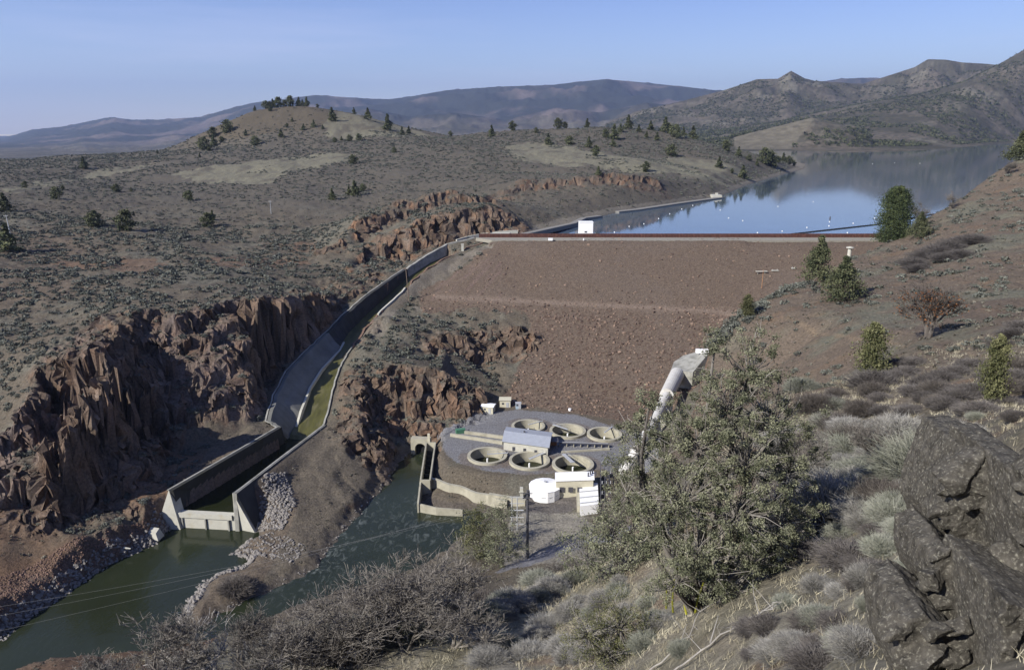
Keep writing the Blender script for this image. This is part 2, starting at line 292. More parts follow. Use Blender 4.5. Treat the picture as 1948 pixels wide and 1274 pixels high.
def height(X, Y, full=False):
    X = np.asarray(X, float); Y = np.asarray(Y, float); sh = X.shape; X = X.ravel(); Y = Y.ravel()
    cm = cliffmask(X, Y)
    sc = np.clip(Y/300, .25, 3)
    n1 = noise2(X/9, Y/9, 11); n2 = noise2(X/9, Y/9, 12)
    r1 = ridged(X/5.5, Y/5.5, 3, 21)-.5; r2 = ridged(X/5.5+40, Y/5.5, 3, 22)-.5
    b1 = noise2(X/26, Y/26, 13); b2 = noise2(X/26, Y/26, 14)
    qx = X+noise2(X/3, Y/3, 15)*1.2; qy = Y+noise2(X/3, Y/3, 16)*1.2
    c1, c2 = cellr(qx/5.5, qy/5.5, 17); c3, c4 = cellr(qx/2.2, qy/2.2, 18)
    kf = np.where(Y > 380, .55, 1.0)
    wx = cm*(n1*3+b1*7*kf+c1*2.6+c3*1.3)*kf; wy = cm*(n2*3+b2*6*kf+c2*2.8+c4*1.4)*kf
    Zs = samp(Hs, X, Y); Zc = samp(Hc, X+wx, Y+wy)
    flat = dseg(X, Y, [PZ(840,850,6),PZ(1000,840,6),PZ(1150,850,6)]) < 34
    w = np.clip(cm*1.5, 0, 1)
    sharp = np.clip(w+((Y > 150) & (Y < 420) & (X > -105) & (X < 120))*.85, 0, 1)
    Z = Zs*(1-sharp)+Zc*sharp
    # general relief
    rough = 1-.92*(flat & (Z < 9))
    Z = Z-cm*.85*(6.5/6.283)*np.sin(6.283*Z/6.5+fbm(X/30, Y/30, 3, 41)*5)*(Z > 4)
    damm = inpoly(X+fbm(X/7, Y/7, 3, 43)*4*(X < 20), Y+fbm(X/7, Y/7, 3, 44)*4*(X < 20), DAMP) & (Y < 392)
    rough = np.where(damm, .16, rough)
    Z = Z+rough*(fbm(X/60, Y/60, 5, 5)*np.clip(Y/300, .3, 1.5)*2.0+fbm(X/7, Y/7, 4, 8)*.45*np.clip(Y/150, .5, 2))
    Z = Z+cm*(fbm(X/3.2, Y/3.2, 4, 31)*.9+c3*.5)
    Z = Z+damm*fbm(X/1.5, Y/1.5, 3, 37)*.28
    # ridges far off
    a, _ = av(X, Y)
    for (ra, rz), R, wdt, na, s in RIDG:
        m = (Y > (2300 if s == 1 else R-wdt*1.15)) & (Y < R*1.6)
        if not m.any(): continue
        x = X[m]; y = Y[m]; top = np.interp(a[m], ra, rz)
        st0 = np.interp(a[m], SHA, SHY) if s == 1 else R-wdt
        fr = sstep(st0, R, y)**(1.5 if s >= 4 else 1.15); bk = 1-sstep(R, R+wdt*.9, y)
        k = wdt*.16
        er = (ridged(x/k, y/k, 5, 50+s)-.55)*na*(4.0 if s >= 4 else 2.6)*(1-sstep(R-wdt*.25, R, y))*(fr > 0)
        base = -130.0 if s >= 4 else 50.0
        zz = base+(top-base)*(np.minimum(fr, bk))*(1+er*np.sqrt(np.clip(fr, 0, 1)))
        zz += (fbm(x/(k*.12), y/(k*.12), 3, 70+s))*k*.012*(fr > .02)
        zz = np.where(y < R, np.minimum(zz, CAMZ+(top-CAMZ)*(.988 if y is None else (.97+.03*fr))*y/R), zz)
        off = (a[m] < ra[0]) | (a[m] > ra[-1])
        zz = np.where(off, -100, zz)
        Z[m] = np.maximum(Z[m], zz)
    # waters
    m = (Y < 260) & (X < 30)
    if m.any():
        x = X[m]; y = Y[m]; jx = x+fbm(x/4, y/4, 3, 90)*1.2; jy = y+fbm(x/4, y/4, 3, 91)*1.2
        ins = inpoly(jx, jy, RIV); d = dseg(jx, jy, RIV, True); z = np.maximum(Z[m], .5)
        Z[m] = np.where(ins, -np.minimum(d*.5, 3), z*np.clip(d/4.0, 0.0, 1)+.05+.0*d)
    m = (Y > 394)
    if m.any():
        x = X[m]; y = Y[m]; ins = inpoly(x, y, RES); d = dseg(x, y, RES, True); z = Z[m]
        lim = (a[m] > -.05) & (y < 8000)
        z2 = np.where(ins, 48-np.minimum(d*.4, 5), np.where(lim, 48.3+(np.maximum(z, 48.6)-48.3)*np.clip(d/(12+y*.02), 0, 1)**.8, z))
        nearres = d < 400
        Z[m] = np.where(nearres | ins, z2, z)
    # spillway bed and pond pits, ladder
    m = (Y > 160) & (Y < 400) & (X < 0) & (X > -110)
    if m.any():
        x = X[m]; y = Y[m]; ins = inpoly(x, y, SPOLY)
        # wall tops as ground next to the walls
        z = Z[m]
        dl = dseg(x, y, SPL_T); dr = dseg(x, y, SPR_T)
        zl = np.interp(y, [p[1] for p in SPL_T], [p[2] for p in SPL_T]); zr = np.interp(y, [p[1] for p in SPR_T], [p[2] for p in SPR_T])
        kl = 1-sstep(1.0, 7, dl); kr = 1-sstep(1, 7, dr)
        near_out = (y < 190)
        kl = np.where(near_out, kl*sstep(182, 190, y), kl); kr = np.where(near_out, kr*sstep(182, 190, y), kr)
        left = dl < dr
        z = np.where(left, z*(1-kl)+(zl-.5)*kl, z*(1-kr)+(zr-.5)*kr)
        z = np.where(ins, np.where(y < 232, -1.0, floorz(y)-1.6), z); Z[m] = z
    for cx, cy, r in RC:
        d = np.hypot(X-cx, Y-cy); Z = np.where(d < r-.6, 2.6, np.where(d < r+2, np.minimum(Z, 6.5), Z))
    Z = np.where((Y < 240) & (Y > 190) & inpoly(X, Y, LAD), .6, Z)
    if full: return Z.reshape(sh), cm.reshape(sh), damm.reshape(sh)
    return Z.reshape(sh)
def hz(x, y): return float(height(np.array([x]), np.array([y]))[0])

# ------------------------------------------------------------------ helpers
def tag(o, label=None, cat=None, group=None, kind=None):
    for k, v in (('label', label), ('category', cat), ('group', group), ('kind', kind)):
        if v: o[k] = v
    return o
def mesh_np(name, V, F, mat, parent=None, smooth=False, attrs=None):
    """V (n,3) array, F (m,k) index array"""
    me = bpy.data.meshes.new(name); V = np.asarray(V, np.float32); F = np.asarray(F, np.int32); k = F.shape[1]
    me.vertices.add(len(V)); me.vertices.foreach_set('co', V.ravel())
    me.loops.add(F.size); me.loops.foreach_set('vertex_index', F.ravel())
    me.polygons.add(len(F)); me.polygons.foreach_set('loop_start', np.arange(0, F.size, k, dtype=np.int32))
    me.polygons.foreach_set('use_smooth', np.full(len(F), smooth) if not hasattr(smooth, '__len__') else smooth)
    me.update(calc_edges=True)
    for n, arr in (attrs or {}).items():
        at = me.attributes.new(n, 'FLOAT_COLOR', 'POINT'); c = np.ones((len(V), 4), np.float32); c[:, :3] = arr; at.data.foreach_set('color', c.ravel())
    if mat: me.materials.append(mat)
    o = bpy.data.objects.new(name, me); S.collection.objects.link(o)
    if parent: o.parent = parent
    return o
def empty(name, loc, label=None, cat=None, group=None, rz=0):
    o = bpy.data.objects.new(name, None); S.collection.objects.link(o); o.location = loc; o.rotation_euler.z = rz; o.empty_display_size = .1
    return tag(o, label, cat, group)
class MB:
    def __init__(s): s.v = []; s.f = []; s.st = []
    def add(s, vs, fs):
        n = len(s.v); s.st.append((n, len(s.f))); s.v += [tuple(v) for v in vs]; s.f += [tuple(i+n for i in f) for f in fs]; return s
    def prism(s, poly, z0, z1):   # poly [(x,y)...]; z floats or lists
        n = len(poly); z0 = z0 if hasattr(z0, '__len__') else [z0]*n; z1 = z1 if hasattr(z1, '__len__') else [z1]*n
        vs = [(p[0], p[1], z0[i]) for i, p in enumerate(poly)]+[(p[0], p[1], z1[i]) for i, p in enumerate(poly)]
        ar = sum(poly[i][0]*poly[(i+1) % n][1]-poly[(i+1) % n][0]*poly[i][1] for i in range(n))
        fs = [tuple(range(n))[::-1], tuple(range(n, 2*n))]+[(i, (i+1) % n, n+(i+1) % n, n+i) for i in range(n)]
        if ar < 0: fs = [f[::-1] for f in fs]
        return s.add(vs, fs)
    def box(s, c, d, rz=0):
        x, y, z = c; a, b, h = d[0]/2, d[1]/2, d[2]; cr, sr = math.cos(rz), math.sin(rz)
        return s.prism([(x+u*cr-w*sr, y+u*sr+w*cr) for u, w in ((-a, -b), (a, -b), (a, b), (-a, b))], z, z+h)
    def tube(s, p, q, r0, r1=None, n=6, cap=True):
        r1 = r0 if r1 is None else r1; p = Vector(p); q = Vector(q); d = (q-p)
        if d.length < 1e-6: return s
        d.normalize(); u = d.orthogonal().normalized(); w = d.cross(u)
        vs = [p+(u*math.cos(t)+w*math.sin(t))*r0 for t in [2*math.pi*i/n for i in range(n)]]+[q+(u*math.cos(t)+w*math.sin(t))*r1 for t in [2*math.pi*i/n for i in range(n)]]
        fs = [(i, (i+1) % n, n+(i+1) % n, n+i) for i in range(n)]
        if cap: fs += [tuple(range(n))[::-1], tuple(range(n, 2*n))]
        return s.add(vs, fs)
    def ring(s, c, r0, r1, z0, z1, n=40):  # annular wall
        vs = []
        for i in range(n):
            t = 2*math.pi*i/n; x, y = math.cos(t), math.sin(t)
            vs += [(c[0]+x*r0, c[1]+y*r0, z0), (c[0]+x*r1, c[1]+y*r1, z0), (c[0]+x*r1, c[1]+y*r1, z1), (c[0]+x*r0, c[1]+y*r0, z1)]
        fs = []
        for i in range(n):
            a = 4*i; b = 4*((i+1) % n)
            for k in range(4): fs.append((a+k, b+k, b+(k+1) % 4, a+(k+1) % 4))
        return s.add(vs, [f[::-1] for f in fs])
    def disc(s, c, r, z, n=40):
        return s.add([(c[0]+r*math.cos(2*math.pi*i/n), c[1]+r*math.sin(2*math.pi*i/n), z) for i in range(n)], [tuple(range(n))])
    def wall(s, line, t, h0, h1):   # ribbon wall along a line of (x,y,ztop); thickness t; bottom h0 below top
        n = len(line); vs = []
        for i, p in enumerate(line):
            a = Vector(line[max(0, i-1)][:2]); b = Vector(line[min(n-1, i+1)][:2]); d = (b-a).normalized(); nx, ny = -d.y*t/2, d.x*t/2
            z = p[2]; lo = z-h0 if not callable(h0) else h0(i)
            vs += [(p[0]+nx, p[1]+ny, lo), (p[0]-nx, p[1]-ny, lo), (p[0]-nx, p[1]-ny, z+h1), (p[0]+nx, p[1]+ny, z+h1)]
        fs = []
        for i in range(n-1):
            a = 4*i; b = a+4
            for k in range(4): fs.append((a+k, a+(k+1) % 4, b+(k+1) % 4, b+k))
        fs += [(3, 2, 1, 0), (4*n-4, 4*n-3, 4*n-2, 4*n-1)]
        return s.add(vs, fs)
    def each(s, name, mat, parent=None):
        st = s.st+[(len(s.v), len(s.f))]
        for (a, b), (c, d) in zip(st[:-1], st[1:]):
            m = MB(); m.v = s.v[a:c]; m.f = [tuple(i-a for i in f) for f in s.f[b:d]]; m.build(name, mat, parent)
    def build(s, name, mat, parent=None, smooth=False, keep=False):
        me = bpy.data.meshes.new(name); vs = s.v
        if parent is not None and not keep:
            L0 = parent_world(parent); inv = L0.inverted(); vs = [tuple(inv @ Vector(v)) for v in vs]
        me.from_pydata(vs, [], s.f); me.update()
        bm = bmesh.new(); bm.from_mesh(me); bmesh.ops.recalc_face_normals(bm, faces=bm.faces); bm.to_mesh(me); bm.free()
        if smooth:
            for p in me.polygons: p.use_smooth = True
        me.materials.append(mat); o = bpy.data.objects.new(name, me); S.collection.objects.link(o)
        if parent: o.parent = parent
        return o
def parent_world(p):
    M = Matrix.Identity(4)
    while p is not None:
        M = (Matrix.Translation(p.location) @ p.rotation_euler.to_matrix().to_4x4() @ Matrix.Diagonal((*p.scale, 1))) @ M; p = p.parent
    return M

# ------------------------------------------------------------------ materials
MAT = {}
def mat(name, col, rough=.85, var=.25, scale=1.0, bump=.3, bscale=6, spec=.3, attr=None, metal=0, dirt=None, dist=.05, stretch=None, detail=8):
    m = bpy.data.materials.new(name); m.use_nodes = True; nt = m.node_tree; N = nt.nodes; b = N['Principled BSDF']
    b.inputs['Roughness'].default_value = rough; b.inputs['Specular IOR Level'].default_value = spec; b.inputs['Metallic'].default_value = metal
    geo = N.new('ShaderNodeNewGeometry'); src = geo.outputs['Position']
    if stretch:
        mpn = N.new('ShaderNodeMapping'); mpn.inputs['Scale'].default_value = stretch; nt.links.new(src, mpn.inputs[0]); src = mpn.outputs[0]
    n1 = N.new('ShaderNodeTexNoise'); n1.inputs['Scale'].default_value = scale; n1.inputs['Detail'].default_value = detail; n1.inputs['Roughness'].default_value = .62
    nt.links.new(src, n1.inputs['Vector'])
    r = N.new('ShaderNodeMapRange'); r.inputs[1].default_value = .3; r.inputs[2].default_value = .7; r.inputs[3].default_value = 1-var; r.inputs[4].default_value = 1+var
    nt.links.new(n1.outputs['Fac'], r.inputs[0])
    mul = N.new('ShaderNodeVectorMath'); mul.operation = 'SCALE'; nt.links.new(r.outputs[0], mul.inputs['Scale'])
    if attr:
        at = N.new('ShaderNodeAttribute'); at.attribute_name = attr; nt.links.new(at.outputs['Color'], mul.inputs[0])
    else: mul.inputs[0].default_value = col
    out = mul.outputs[0]
    if dirt:
        dc, ds, lo, hi = dirt
        n3 = N.new('ShaderNodeTexNoise'); n3.inputs['Scale'].default_value = ds; n3.inputs['Detail'].default_value = 6; nt.links.new(src, n3.inputs['Vector'])
        r3 = N.new('ShaderNodeMapRange'); r3.inputs[1].default_value = lo; r3.inputs[2].default_value = hi; nt.links.new(n3.outputs['Fac'], r3.inputs[0])
        mm = N.new('ShaderNodeMix'); mm.data_type = 'RGBA'; nt.links.new(r3.outputs[0], mm.inputs[0]); nt.links.new(out, mm.inputs[6]); mm.inputs[7].default_value = (*dc, 1); out = mm.outputs[2]
    nt.links.new(out, b.inputs['Base Color'])
    if bump:
        n2 = N.new('ShaderNodeTexNoise'); n2.inputs['Scale'].default_value = bscale; n2.inputs['Detail'].default_value = 9; n2.inputs['Roughness'].default_value = .7
        nt.links.new(src, n2.inputs['Vector'])
        bp = N.new('ShaderNodeBump'); bp.inputs['Strength'].default_value = bump; bp.inputs['Distance'].default_value = dist
        nt.links.new(n2.outputs['Fac'], bp.inputs['Height']); nt.links.new(bp.outputs[0], b.inputs['Normal'])
    MAT[name] = m; return m
def watermat(name, col, rough, bscale, bstr, dist, stretch=(1, 1, 1), foam=None, trans=0):
    m = bpy.data.materials.new(name); m.use_nodes = True; nt = m.node_tree; N = nt.nodes; b = N['Principled BSDF']
    b.inputs['Base Color'].default_value = (*col, 1); b.inputs['Roughness'].default_value = rough; b.inputs['IOR'].default_value = 1.33; b.inputs['Specular IOR Level'].default_value = .5
    geo = N.new('ShaderNodeNewGeometry'); mpn = N.new('ShaderNodeMapping'); mpn.inputs['Scale'].default_value = stretch; nt.links.new(geo.outputs['Position'], mpn.inputs[0])
    n = N.new('ShaderNodeTexNoise'); n.inputs['Scale'].default_value = bscale; n.inputs['Detail'].default_value = 4; nt.links.new(mpn.outputs[0], n.inputs['Vector'])
    bp = N.new('ShaderNodeBump'); bp.inputs['Strength'].default_value = bstr; bp.inputs['Distance'].default_value = dist
    nt.links.new(n.outputs['Fac'], bp.inputs['Height']); nt.links.new(bp.outputs[0], b.inputs['Normal'])
    # murk variation
    n4 = N.new('ShaderNodeTexNoise'); n4.inputs['Scale'].default_value = .05; n4.inputs['Detail'].default_value = 3; nt.links.new(geo.outputs['Position'], n4.inputs['Vector'])
    mm = N.new('ShaderNodeMix'); mm.data_type = 'RGBA'; nt.links.new(n4.outputs['Fac'], mm.inputs[0]); mm.inputs[6].default_value = (*[c*.65 for c in col], 1); mm.inputs[7].default_value = (*[c*1.35 for c in col], 1)
    out = mm.outputs[2]
    if foam:
        at = N.new('ShaderNodeAttribute'); at.attribute_name = foam
        n5 = N.new('ShaderNodeTexNoise'); n5.inputs['Scale'].default_value = .5; n5.inputs['Detail'].default_value = 9; n5.inputs['Roughness'].default_value = .75; n5.inputs['Distortion'].default_value = 1.2; nt.links.new(mpn.outputs[0], n5.inputs['Vector'])
        r = N.new('ShaderNodeMapRange'); r.inputs[1].default_value = .52; r.inputs[2].default_value = .85; nt.links.new(n5.outputs['Fac'], r.inputs[0])
        mu = N.new('ShaderNodeMath'); mu.operation = 'MULTIPLY'; nt.links.new(r.outputs[0], mu.inputs[0]); nt.links.new(at.outputs['Fac'], mu.inputs[1])
        m2 = N.new('ShaderNodeMix'); m2.data_type = 'RGBA'; nt.links.new(mu.outputs[0], m2.inputs[0]); nt.links.new(out, m2.inputs[6]); m2.inputs[7].default_value = (.42, .46, .43, 1); out = m2.outputs[2]
    nt.links.new(out, b.inputs['Base Color'])
    MAT[name] = m; return m
M_ground = mat('ground_soil', None, .95, .42, 1.5, .9, 2.2, .12, attr='col', dist=.40)
M_dam = mat('rockfill', None, .95, .38, 1.4, .9, 2.2, .12, attr='col', dist=.35)
M_hill = mat('far_ground', None, 1, .35, .035, .6, .05, .05, attr='col', dist=6)
M_conc = mat('concrete', (.29, .285, .255), .85, .2, .5, .25, 6, .3, dirt=((.15, .148, .125), .3, .48, .75))
M_concd = mat('wet_shaded_concrete', (.036, .037, .038), .8, .3, .35, .15, 5, .3, dirt=((.035, .035, .028), .2, .45, .7))  # near-black base puts the shade of basin wall and upper chute into the colour
M_concl = mat('pale_concrete', (.42, .41, .355), .8, .1, .8, .1, 10, .3, dirt=((.38, .34, .25), .5, .55, .8))
M_lining = mat('shotcrete_lining', (.15, .15, .14), .9, .2, .25, .35, 3, .2, dirt=((.11, .11, .10), .12, .45, .7))
M_algae = mat('algae_floor', (.060, .058, .014), .55, .4, .3, .2, 3, .5, dirt=((.11, .10, .05), .35, .5, .75), stretch=(1.5, .4, 1))
M_pipe = mat('pipe_paint', (.50, .49, .46), .7, .1, .8, .05, 10, .3, dirt=((.4, .38, .34), .5, .5, .75))
M_white = mat('white_paint', (.80, .80, .80), .55, .04, 1, .03, 20, .4)
M_cream = mat('cream_paint', (.50, .47, .36), .7, .06, 1, .03, 20, .3)
M_grey_roof = mat('grey_metal_roof', (.30, .32, .36), .6, .08, .7, .05, 10, .4)
M_blue = mat('blue_grey_paint', (.30, .38, .44), .6, .08, 1, .05, 10)
M_dark = mat('dark_steel', (.06, .06, .07), .6, .2, 3, .1, 10, .5)
M_galv = mat('galvanised_steel', (.36, .37, .38), .5, .15, 3, .1, 10, .5)
M_wood = mat('weathered_wood', (.17, .13, .10), .9, .25, 3, .2, 10, .2)
M_rust = mat('rusty_sheet_pile', (.085, .038, .030), .85, .2, .8, .2, 10, .3, dirt=((.13, .06, .045), .8, .5, .7))
M_green = mat('green_paint', (.06, .16, .10), .6, .1, 1, .05, 10)
M_black = mat('dark_opening', (.012, .012, .012), .9, .1, 1, 0)
M_asph = mat('pavement_grey', (.20, .205, .22), .9, .12, .4, .1, 20, .2, dirt=((.15, .15, .155), .15, .5, .75))
M_dirt = mat('dry_yard', (.27, .245, .20), .95, .15, .5, .3, 8, .1)
M_stone = mat('pale_stone', (.20, .185, .17), .9, .3, 1.6, .5, 6, .2)
M_stoneb = mat('brown_stone', (.16, .105, .08), .95, .35, .9, .5, 6, .15)
M_river = watermat('river_water', (.019, .024, .013), .16, .55, .50, .16, (1, .55, 1), foam='foam')
M_still = watermat('still_water', (.014, .017, .007), .12, .6, .12, .05)
M_lake = watermat('lake_water', (.070, .098, .130), .045, .30, .22, .07); M_lake.node_tree.nodes['Principled BSDF'].inputs['IOR'].default_value = 1.5
M_orange = mat('ochre', (.30, .16, .08), .9, .2)
M_wire = mat('bare_wire', (.22, .22, .21), .5, .05, 1, 0)
# ------------------------------------------------------------------ ground mesh
NC = 860
cols = np.linspace(-.98, .98, NC)
def rows_y():
    y = [-14.0]
    while y[-1] < 42000:
        Y = y[-1]; v = Y+Y00
        st = .007 if Y < 60 else .005 if Y < 155 else .0023 if Y < 430 else .0050 if Y < 1400 else .009 if Y < 8000 else .012
        y.append(Y+v*st)
    return np.array(y)
rowsY = rows_y(); NRW = len(rowsY)
AA, YY = np.meshgrid(cols, rowsY); XX = AA*(YY+Y00)
ZZ = np.zeros_like(XX); CM = np.zeros_like(XX); DM = np.zeros(XX.shape, bool)
for i in range(0, NRW, 150):
    z, c, d = height(XX[i:i+150], YY[i:i+150], True); ZZ[i:i+150] = z; CM[i:i+150] = c; DM[i:i+150] = d
def GH(X, Y):
    X = np.asarray(X, float); Y = np.asarray(Y, float)
    a = X/(Y+Y00); fa = np.clip((a-cols[0])/(cols[-1]-cols[0])*(NC-1), 0, NC-1.001); fr = np.clip(np.interp(Y, rowsY, np.arange(NRW)), 0, NRW-1.001)
    i = fa.astype(int); j = fr.astype(int); u = fa-i; w = fr-j
    return (ZZ[j, i]*(1-u)+ZZ[j, i+1]*u)*(1-w)+(ZZ[j+1, i]*(1-u)+ZZ[j+1, i+1]*u)*w
TY = np.exp(np.linspace(math.log(5), math.log(20000), 3500))
def hit(px, py, ymax=6000, ymin=4):
    x, y, z = ray(px, py); T = TY/y; X = x*T; Zr = CAMZ+z*T; m = (TY < ymax) & (TY > ymin); h = GH(X, TY); c = Zr-h
    k = np.where(m & (c < 0))[0]
    if len(k): k = k[0]
    else: k = np.where(m, c/TY, 1e9).argmin()
    return (float(X[k]), float(TY[k]), float(h[k]))
def ppoly(rows, ymax=6000): return [hit(a, b, ymax)[:2] for a, b in rows]

GRASS = [ppoly(r, ym) for r, ym in [
 ([(0,368),(60,350),(180,325),(285,312),(260,322),(150,340),(40,366)], 1500),
 ([(325,330),(400,316),(560,298),(680,292),(640,312),(560,322),(500,352),(400,350),(340,340)], 1500),
 ([(610,240),(650,206),(740,232),(800,250),(830,262),(700,264),(630,262)], 1500),
 ([(960,278),(1040,270),(1180,298),(1300,300),(1420,330),(1380,345),(1230,330),(1080,318),(980,300)], 1500),
 ([(1280,318),(1360,338),(1400,362),(1300,340)], 1500)]]
REDS = [ppoly(r, 600) for r in [[(90,500),(300,492),(350,505),(280,518),(120,512)], [(390,492),(560,490),(600,500),(540,510),(410,508)], [(480,468),(600,460),(620,470),(560,478)]]]
GRAV = [ppoly(r, 420) for r in [[(930,462),(1020,466),(900,490),(800,560),(760,580),(730,640),(660,672),(700,612),(760,560),(810,520),(860,492)], [(960,478),(1000,466),(1060,468),(1010,482)], [(780,584),(1000,570),(1200,578),(1370,597),(1370,604),(1200,586),(1000,577),(790,592)]]]
PAVE = ppoly([(836,826),(888,800),(925,783),(985,779),(1100,790),(1260,815),(1250,890),(1150,893),(1000,903),(925,896),(870,880),(846,862)], 300)
PAVE2 = ppoly([(1000,962),(1010,925),(1100,920),(1105,962),(1085,975),(1003,978)], 300)
YARD = ppoly([(975,980),(1100,975),(1130,1000),(1120,1060),(960,1078),(950,1040)], 300)
ROADY = ppoly([(1000,1062),(1060,1040),(1130,1020),(1200,1000),(1200,1012),(1130,1032),(1065,1056),(1000,1078),(940,1090)], 300)
PATHR = ppoly([(1500,600),(1560,635),(1700,650),(1900,680),(1900,684),(1700,655),(1555,640),(1496,604)], 400)
PONDT = [(c[0], c[1]) for c in RC]
def mix(a, b, t):
    t = np.clip(t, 0, 1)[..., None]; return a*(1-t)+np.array(b)*t
def soft(X, Y, poly, w):
    ins = inpoly(X, Y, poly); return ins.astype(float) if w == 0 else np.where(ins, 1.0, 0)*1.0
def colour(X, Y, Z, cm, dm, slope):
    f1 = fbm(X/40, Y/40, 4, 101); f2 = fbm(X/9, Y/9, 4, 102); f3 = fbm(X/2.2, Y/2.2, 3, 103); f4 = fbm(X/160, Y/160, 3, 104)
    c = np.empty(X.shape+(3,)); c[:] = (.128, .109, .083)
    c = mix(c, (.150, .142, .112), sstep(-.1, .5, f1+.5*f2)*.8)
    c = mix(c, (.150, .110, .082), sstep(.05, .55, f4-.3*f1)*.40*(Y < 420))
    far = sstep(380, 620, Y)
    c = mix(c, (.116, .103, .083), far*.85)
    # right hill
    rh = sstep(.18, .30, X/(Y+Y00))*(Y < 460)*(Y > 60)*(X > 45)
    c = mix(c, (.150, .118, .090), rh*.8); c = mix(c, (.155, .150, .112), rh*sstep(.0, .45, f1+.4*f2)*.9); c = mix(c, (.175, .118, .078), rh*sstep(.25, .6, f2-.4*f1)*.45)
    # near slope with dry grass
    ns = (1-sstep(85, 125, Y))*(X > -100)
    c = mix(c, (.30, .275, .21), ns*.85*(1-.65*sstep(8, 22, X))); c = mix(c, (.200, .130, .082), ns*sstep(.2, .55, f2-.3*f1)*.6); c = mix(c, (.16, .15, .10), ns*sstep(.1, .5, -f2)*.5)
    # left river bank: brown talus
    lb = (X < -60)*(Y < 215)*(Z < 16)*(Y > 100)
    c = mix(c, (.165, .105, .068), lb*sstep(-.3, .2, f1+.2)*.9); c = mix(c, (.17, .16, .145), lb*(1-sstep(2, 6, Z+f2*2))*.9*(X < -95))
    # peninsula
    pn = (X > -95)*(X < -20)*(Y > 130)*(Y < 232)*(Z < 16)
    c = mix(c, (.135, .115, .090), pn*.8); c = mix(c, (.12, .125, .06), pn*sstep(.15, .5, f1-.2)*.7)
    # rock faces
    rk = np.clip(cm*sstep(.35, .9, slope)+sstep(1.1, 1.8, slope)*.8, 0, 1)*(Y < 900)
    rc = np.empty_like(c); rc[:] = (.150, .108, .080)
    str_ = fbm(X/2.6, Z/14+Y/11, 4, 110)
    rc = mix(rc, (.210, .120, .072), sstep(.05, .5, str_+f1*.5)*(.5+.25*(Y > 330))); rc = mix(rc, (.075, .062, .052), sstep(.05, .5, -str_-.2*f3)*.8); rc = mix(rc, (.20, .165, .135), sstep(.2, .6, f3+.4*f2)*.5)
    rc = mix(rc, (.20, .16, .145), (Y < 290)*(X < -60)*sstep(.0, .4, f1+.2)*.45)
    c = mix(c, rc, rk)
    for g in GRASS:
        b = [min(p[0] for p in g)-5, max(p[0] for p in g)+5, min(p[1] for p in g)-5, max(p[1] for p in g)+5]
        m = (X > b[0]) & (X < b[1]) & (Y > b[2]) & (Y < b[3])
        if m.any():
            jx = X[m]+f2[m]*14; jy = Y[m]+f1[m]*26; t = np.zeros(X.shape); t[m] = inpoly(jx, jy, g); c = mix(c, (.235, .222, .155), t*.85*(.75+.5*f3)*(1-rk)*(.25+.75*sstep(-.35, .1, fbm(X/22, Y/40, 4, 145)+.15)))
    hl = (Y > 1150)*(Y < 1500)*(Z > 95); c = mix(c, (.112, .094, .068), hl*.75*(X < -290)+hl*.2)
    for g in REDS:
        m = inpoly(X+f2*3, Y+f2*5, g); c = mix(c, (.170, .105, .070), m*.6)
    for g in GRAV:
        m = inpoly(X+f3*.6, Y+f3*.6, g); c = mix(c, (.205, .180, .150), m*.75*(.7+.5*f2))
    # dam
    dc = np.empty_like(c); dc[:] = (.145, .110, .083)
    lowf = sstep(33, 27, Z)
    dc = mix(dc, (.175, .132, .104), sstep(.1, .7, fbm(X/1.1, Y/1.1, 2, 120))*(.35+.5*lowf)); dc = mix(dc, (.082, .050, .040), sstep(.1, .7, -fbm(X/1.1, Y/1.1, 2, 120))*(.35+.5*lowf))
    dc = mix(dc, (.150, .118, .094), sstep(-.1, .5, f1)*.5); dc = mix(dc, (.175, .125, .105), (X < -5)*sstep(.0, .5, fbm((X-Y*.45)/2.5, Y/30, 3, 121))*.75*(Z > 32))
    brm = np.exp(-((Z-(31.9-(X-5)*.034))/.8)**2)*(X > -35); dc = mix(dc, (.215, .165, .130), brm*.9)
    c = np.where(dm[..., None], dc, c)
    # pavements
    for g, k, w in ((PAVE, (.215, .215, .225), 1), (PAVE2, (.15, .135, .125), 1), (YARD, (.285, .265, .225), .9), (ROADY, (.20, .20, .22), 1), (PATHR, (.21, .16, .11), .7)):
        c = mix(c, k, inpoly(X+f3*.3, Y+f3*.3, g)*w*(.9+.2*f2))
    for x0, y0 in PONDT: c = mix(c, (.16, .125, .095), ((np.hypot(X-x0, Y-y0) < 9.2) & (Z > 3))*.55*sstep(-.2, .3, f2+.15))
    # shores
    rs = (Y > 395)*(Y < 9000)*(Z < 50.8)*(X/(Y+Y00) > 0.02)*(X/(Y+Y00) < .9)
    c = mix(c, (.225, .200, .160), rs*.75*(Z > 48))
    rv = (Y < 260)*(Y > 60)*(Z < 1.0+f2*.5)*(X < 5); c = mix(c, (.115, .10, .085), rv*.7)
    # far hills
    fh = sstep(1700, 2400, Y)
    hc = np.empty_like(c); hc[:] = (.150, .128, .096); gk = fbm(X/260, Y/260, 4, 131)
    hc = mix(hc, (.195, .180, .135), sstep(.1, .5, gk)*.8)
    fo = sstep(-.45, .15, fbm(X/420, Y/420, 3, 133)+.35*fbm(X/70, Y/70, 3, 134)-.15)
    hc = mix(hc, (.072, .068, .046), fo*.8)
    hc = mix(hc, (.065, .065, .045), sstep(.0, .4, fbm(X/28, Y/28, 3, 135))*(Y < 9000)*.7)
    tan = inpoly(X, Y, ppoly([(1395,262),(1440,250),(1545,222),(1560,226),(1520,262),(1500,284),(1400,284)], 4000)); hc = mix(hc, (.185, .165, .120), tan*.85)
    mt = sstep(9000, 10500, Y); mc = np.empty_like(c); mc[:] = (.045, .050, .044)
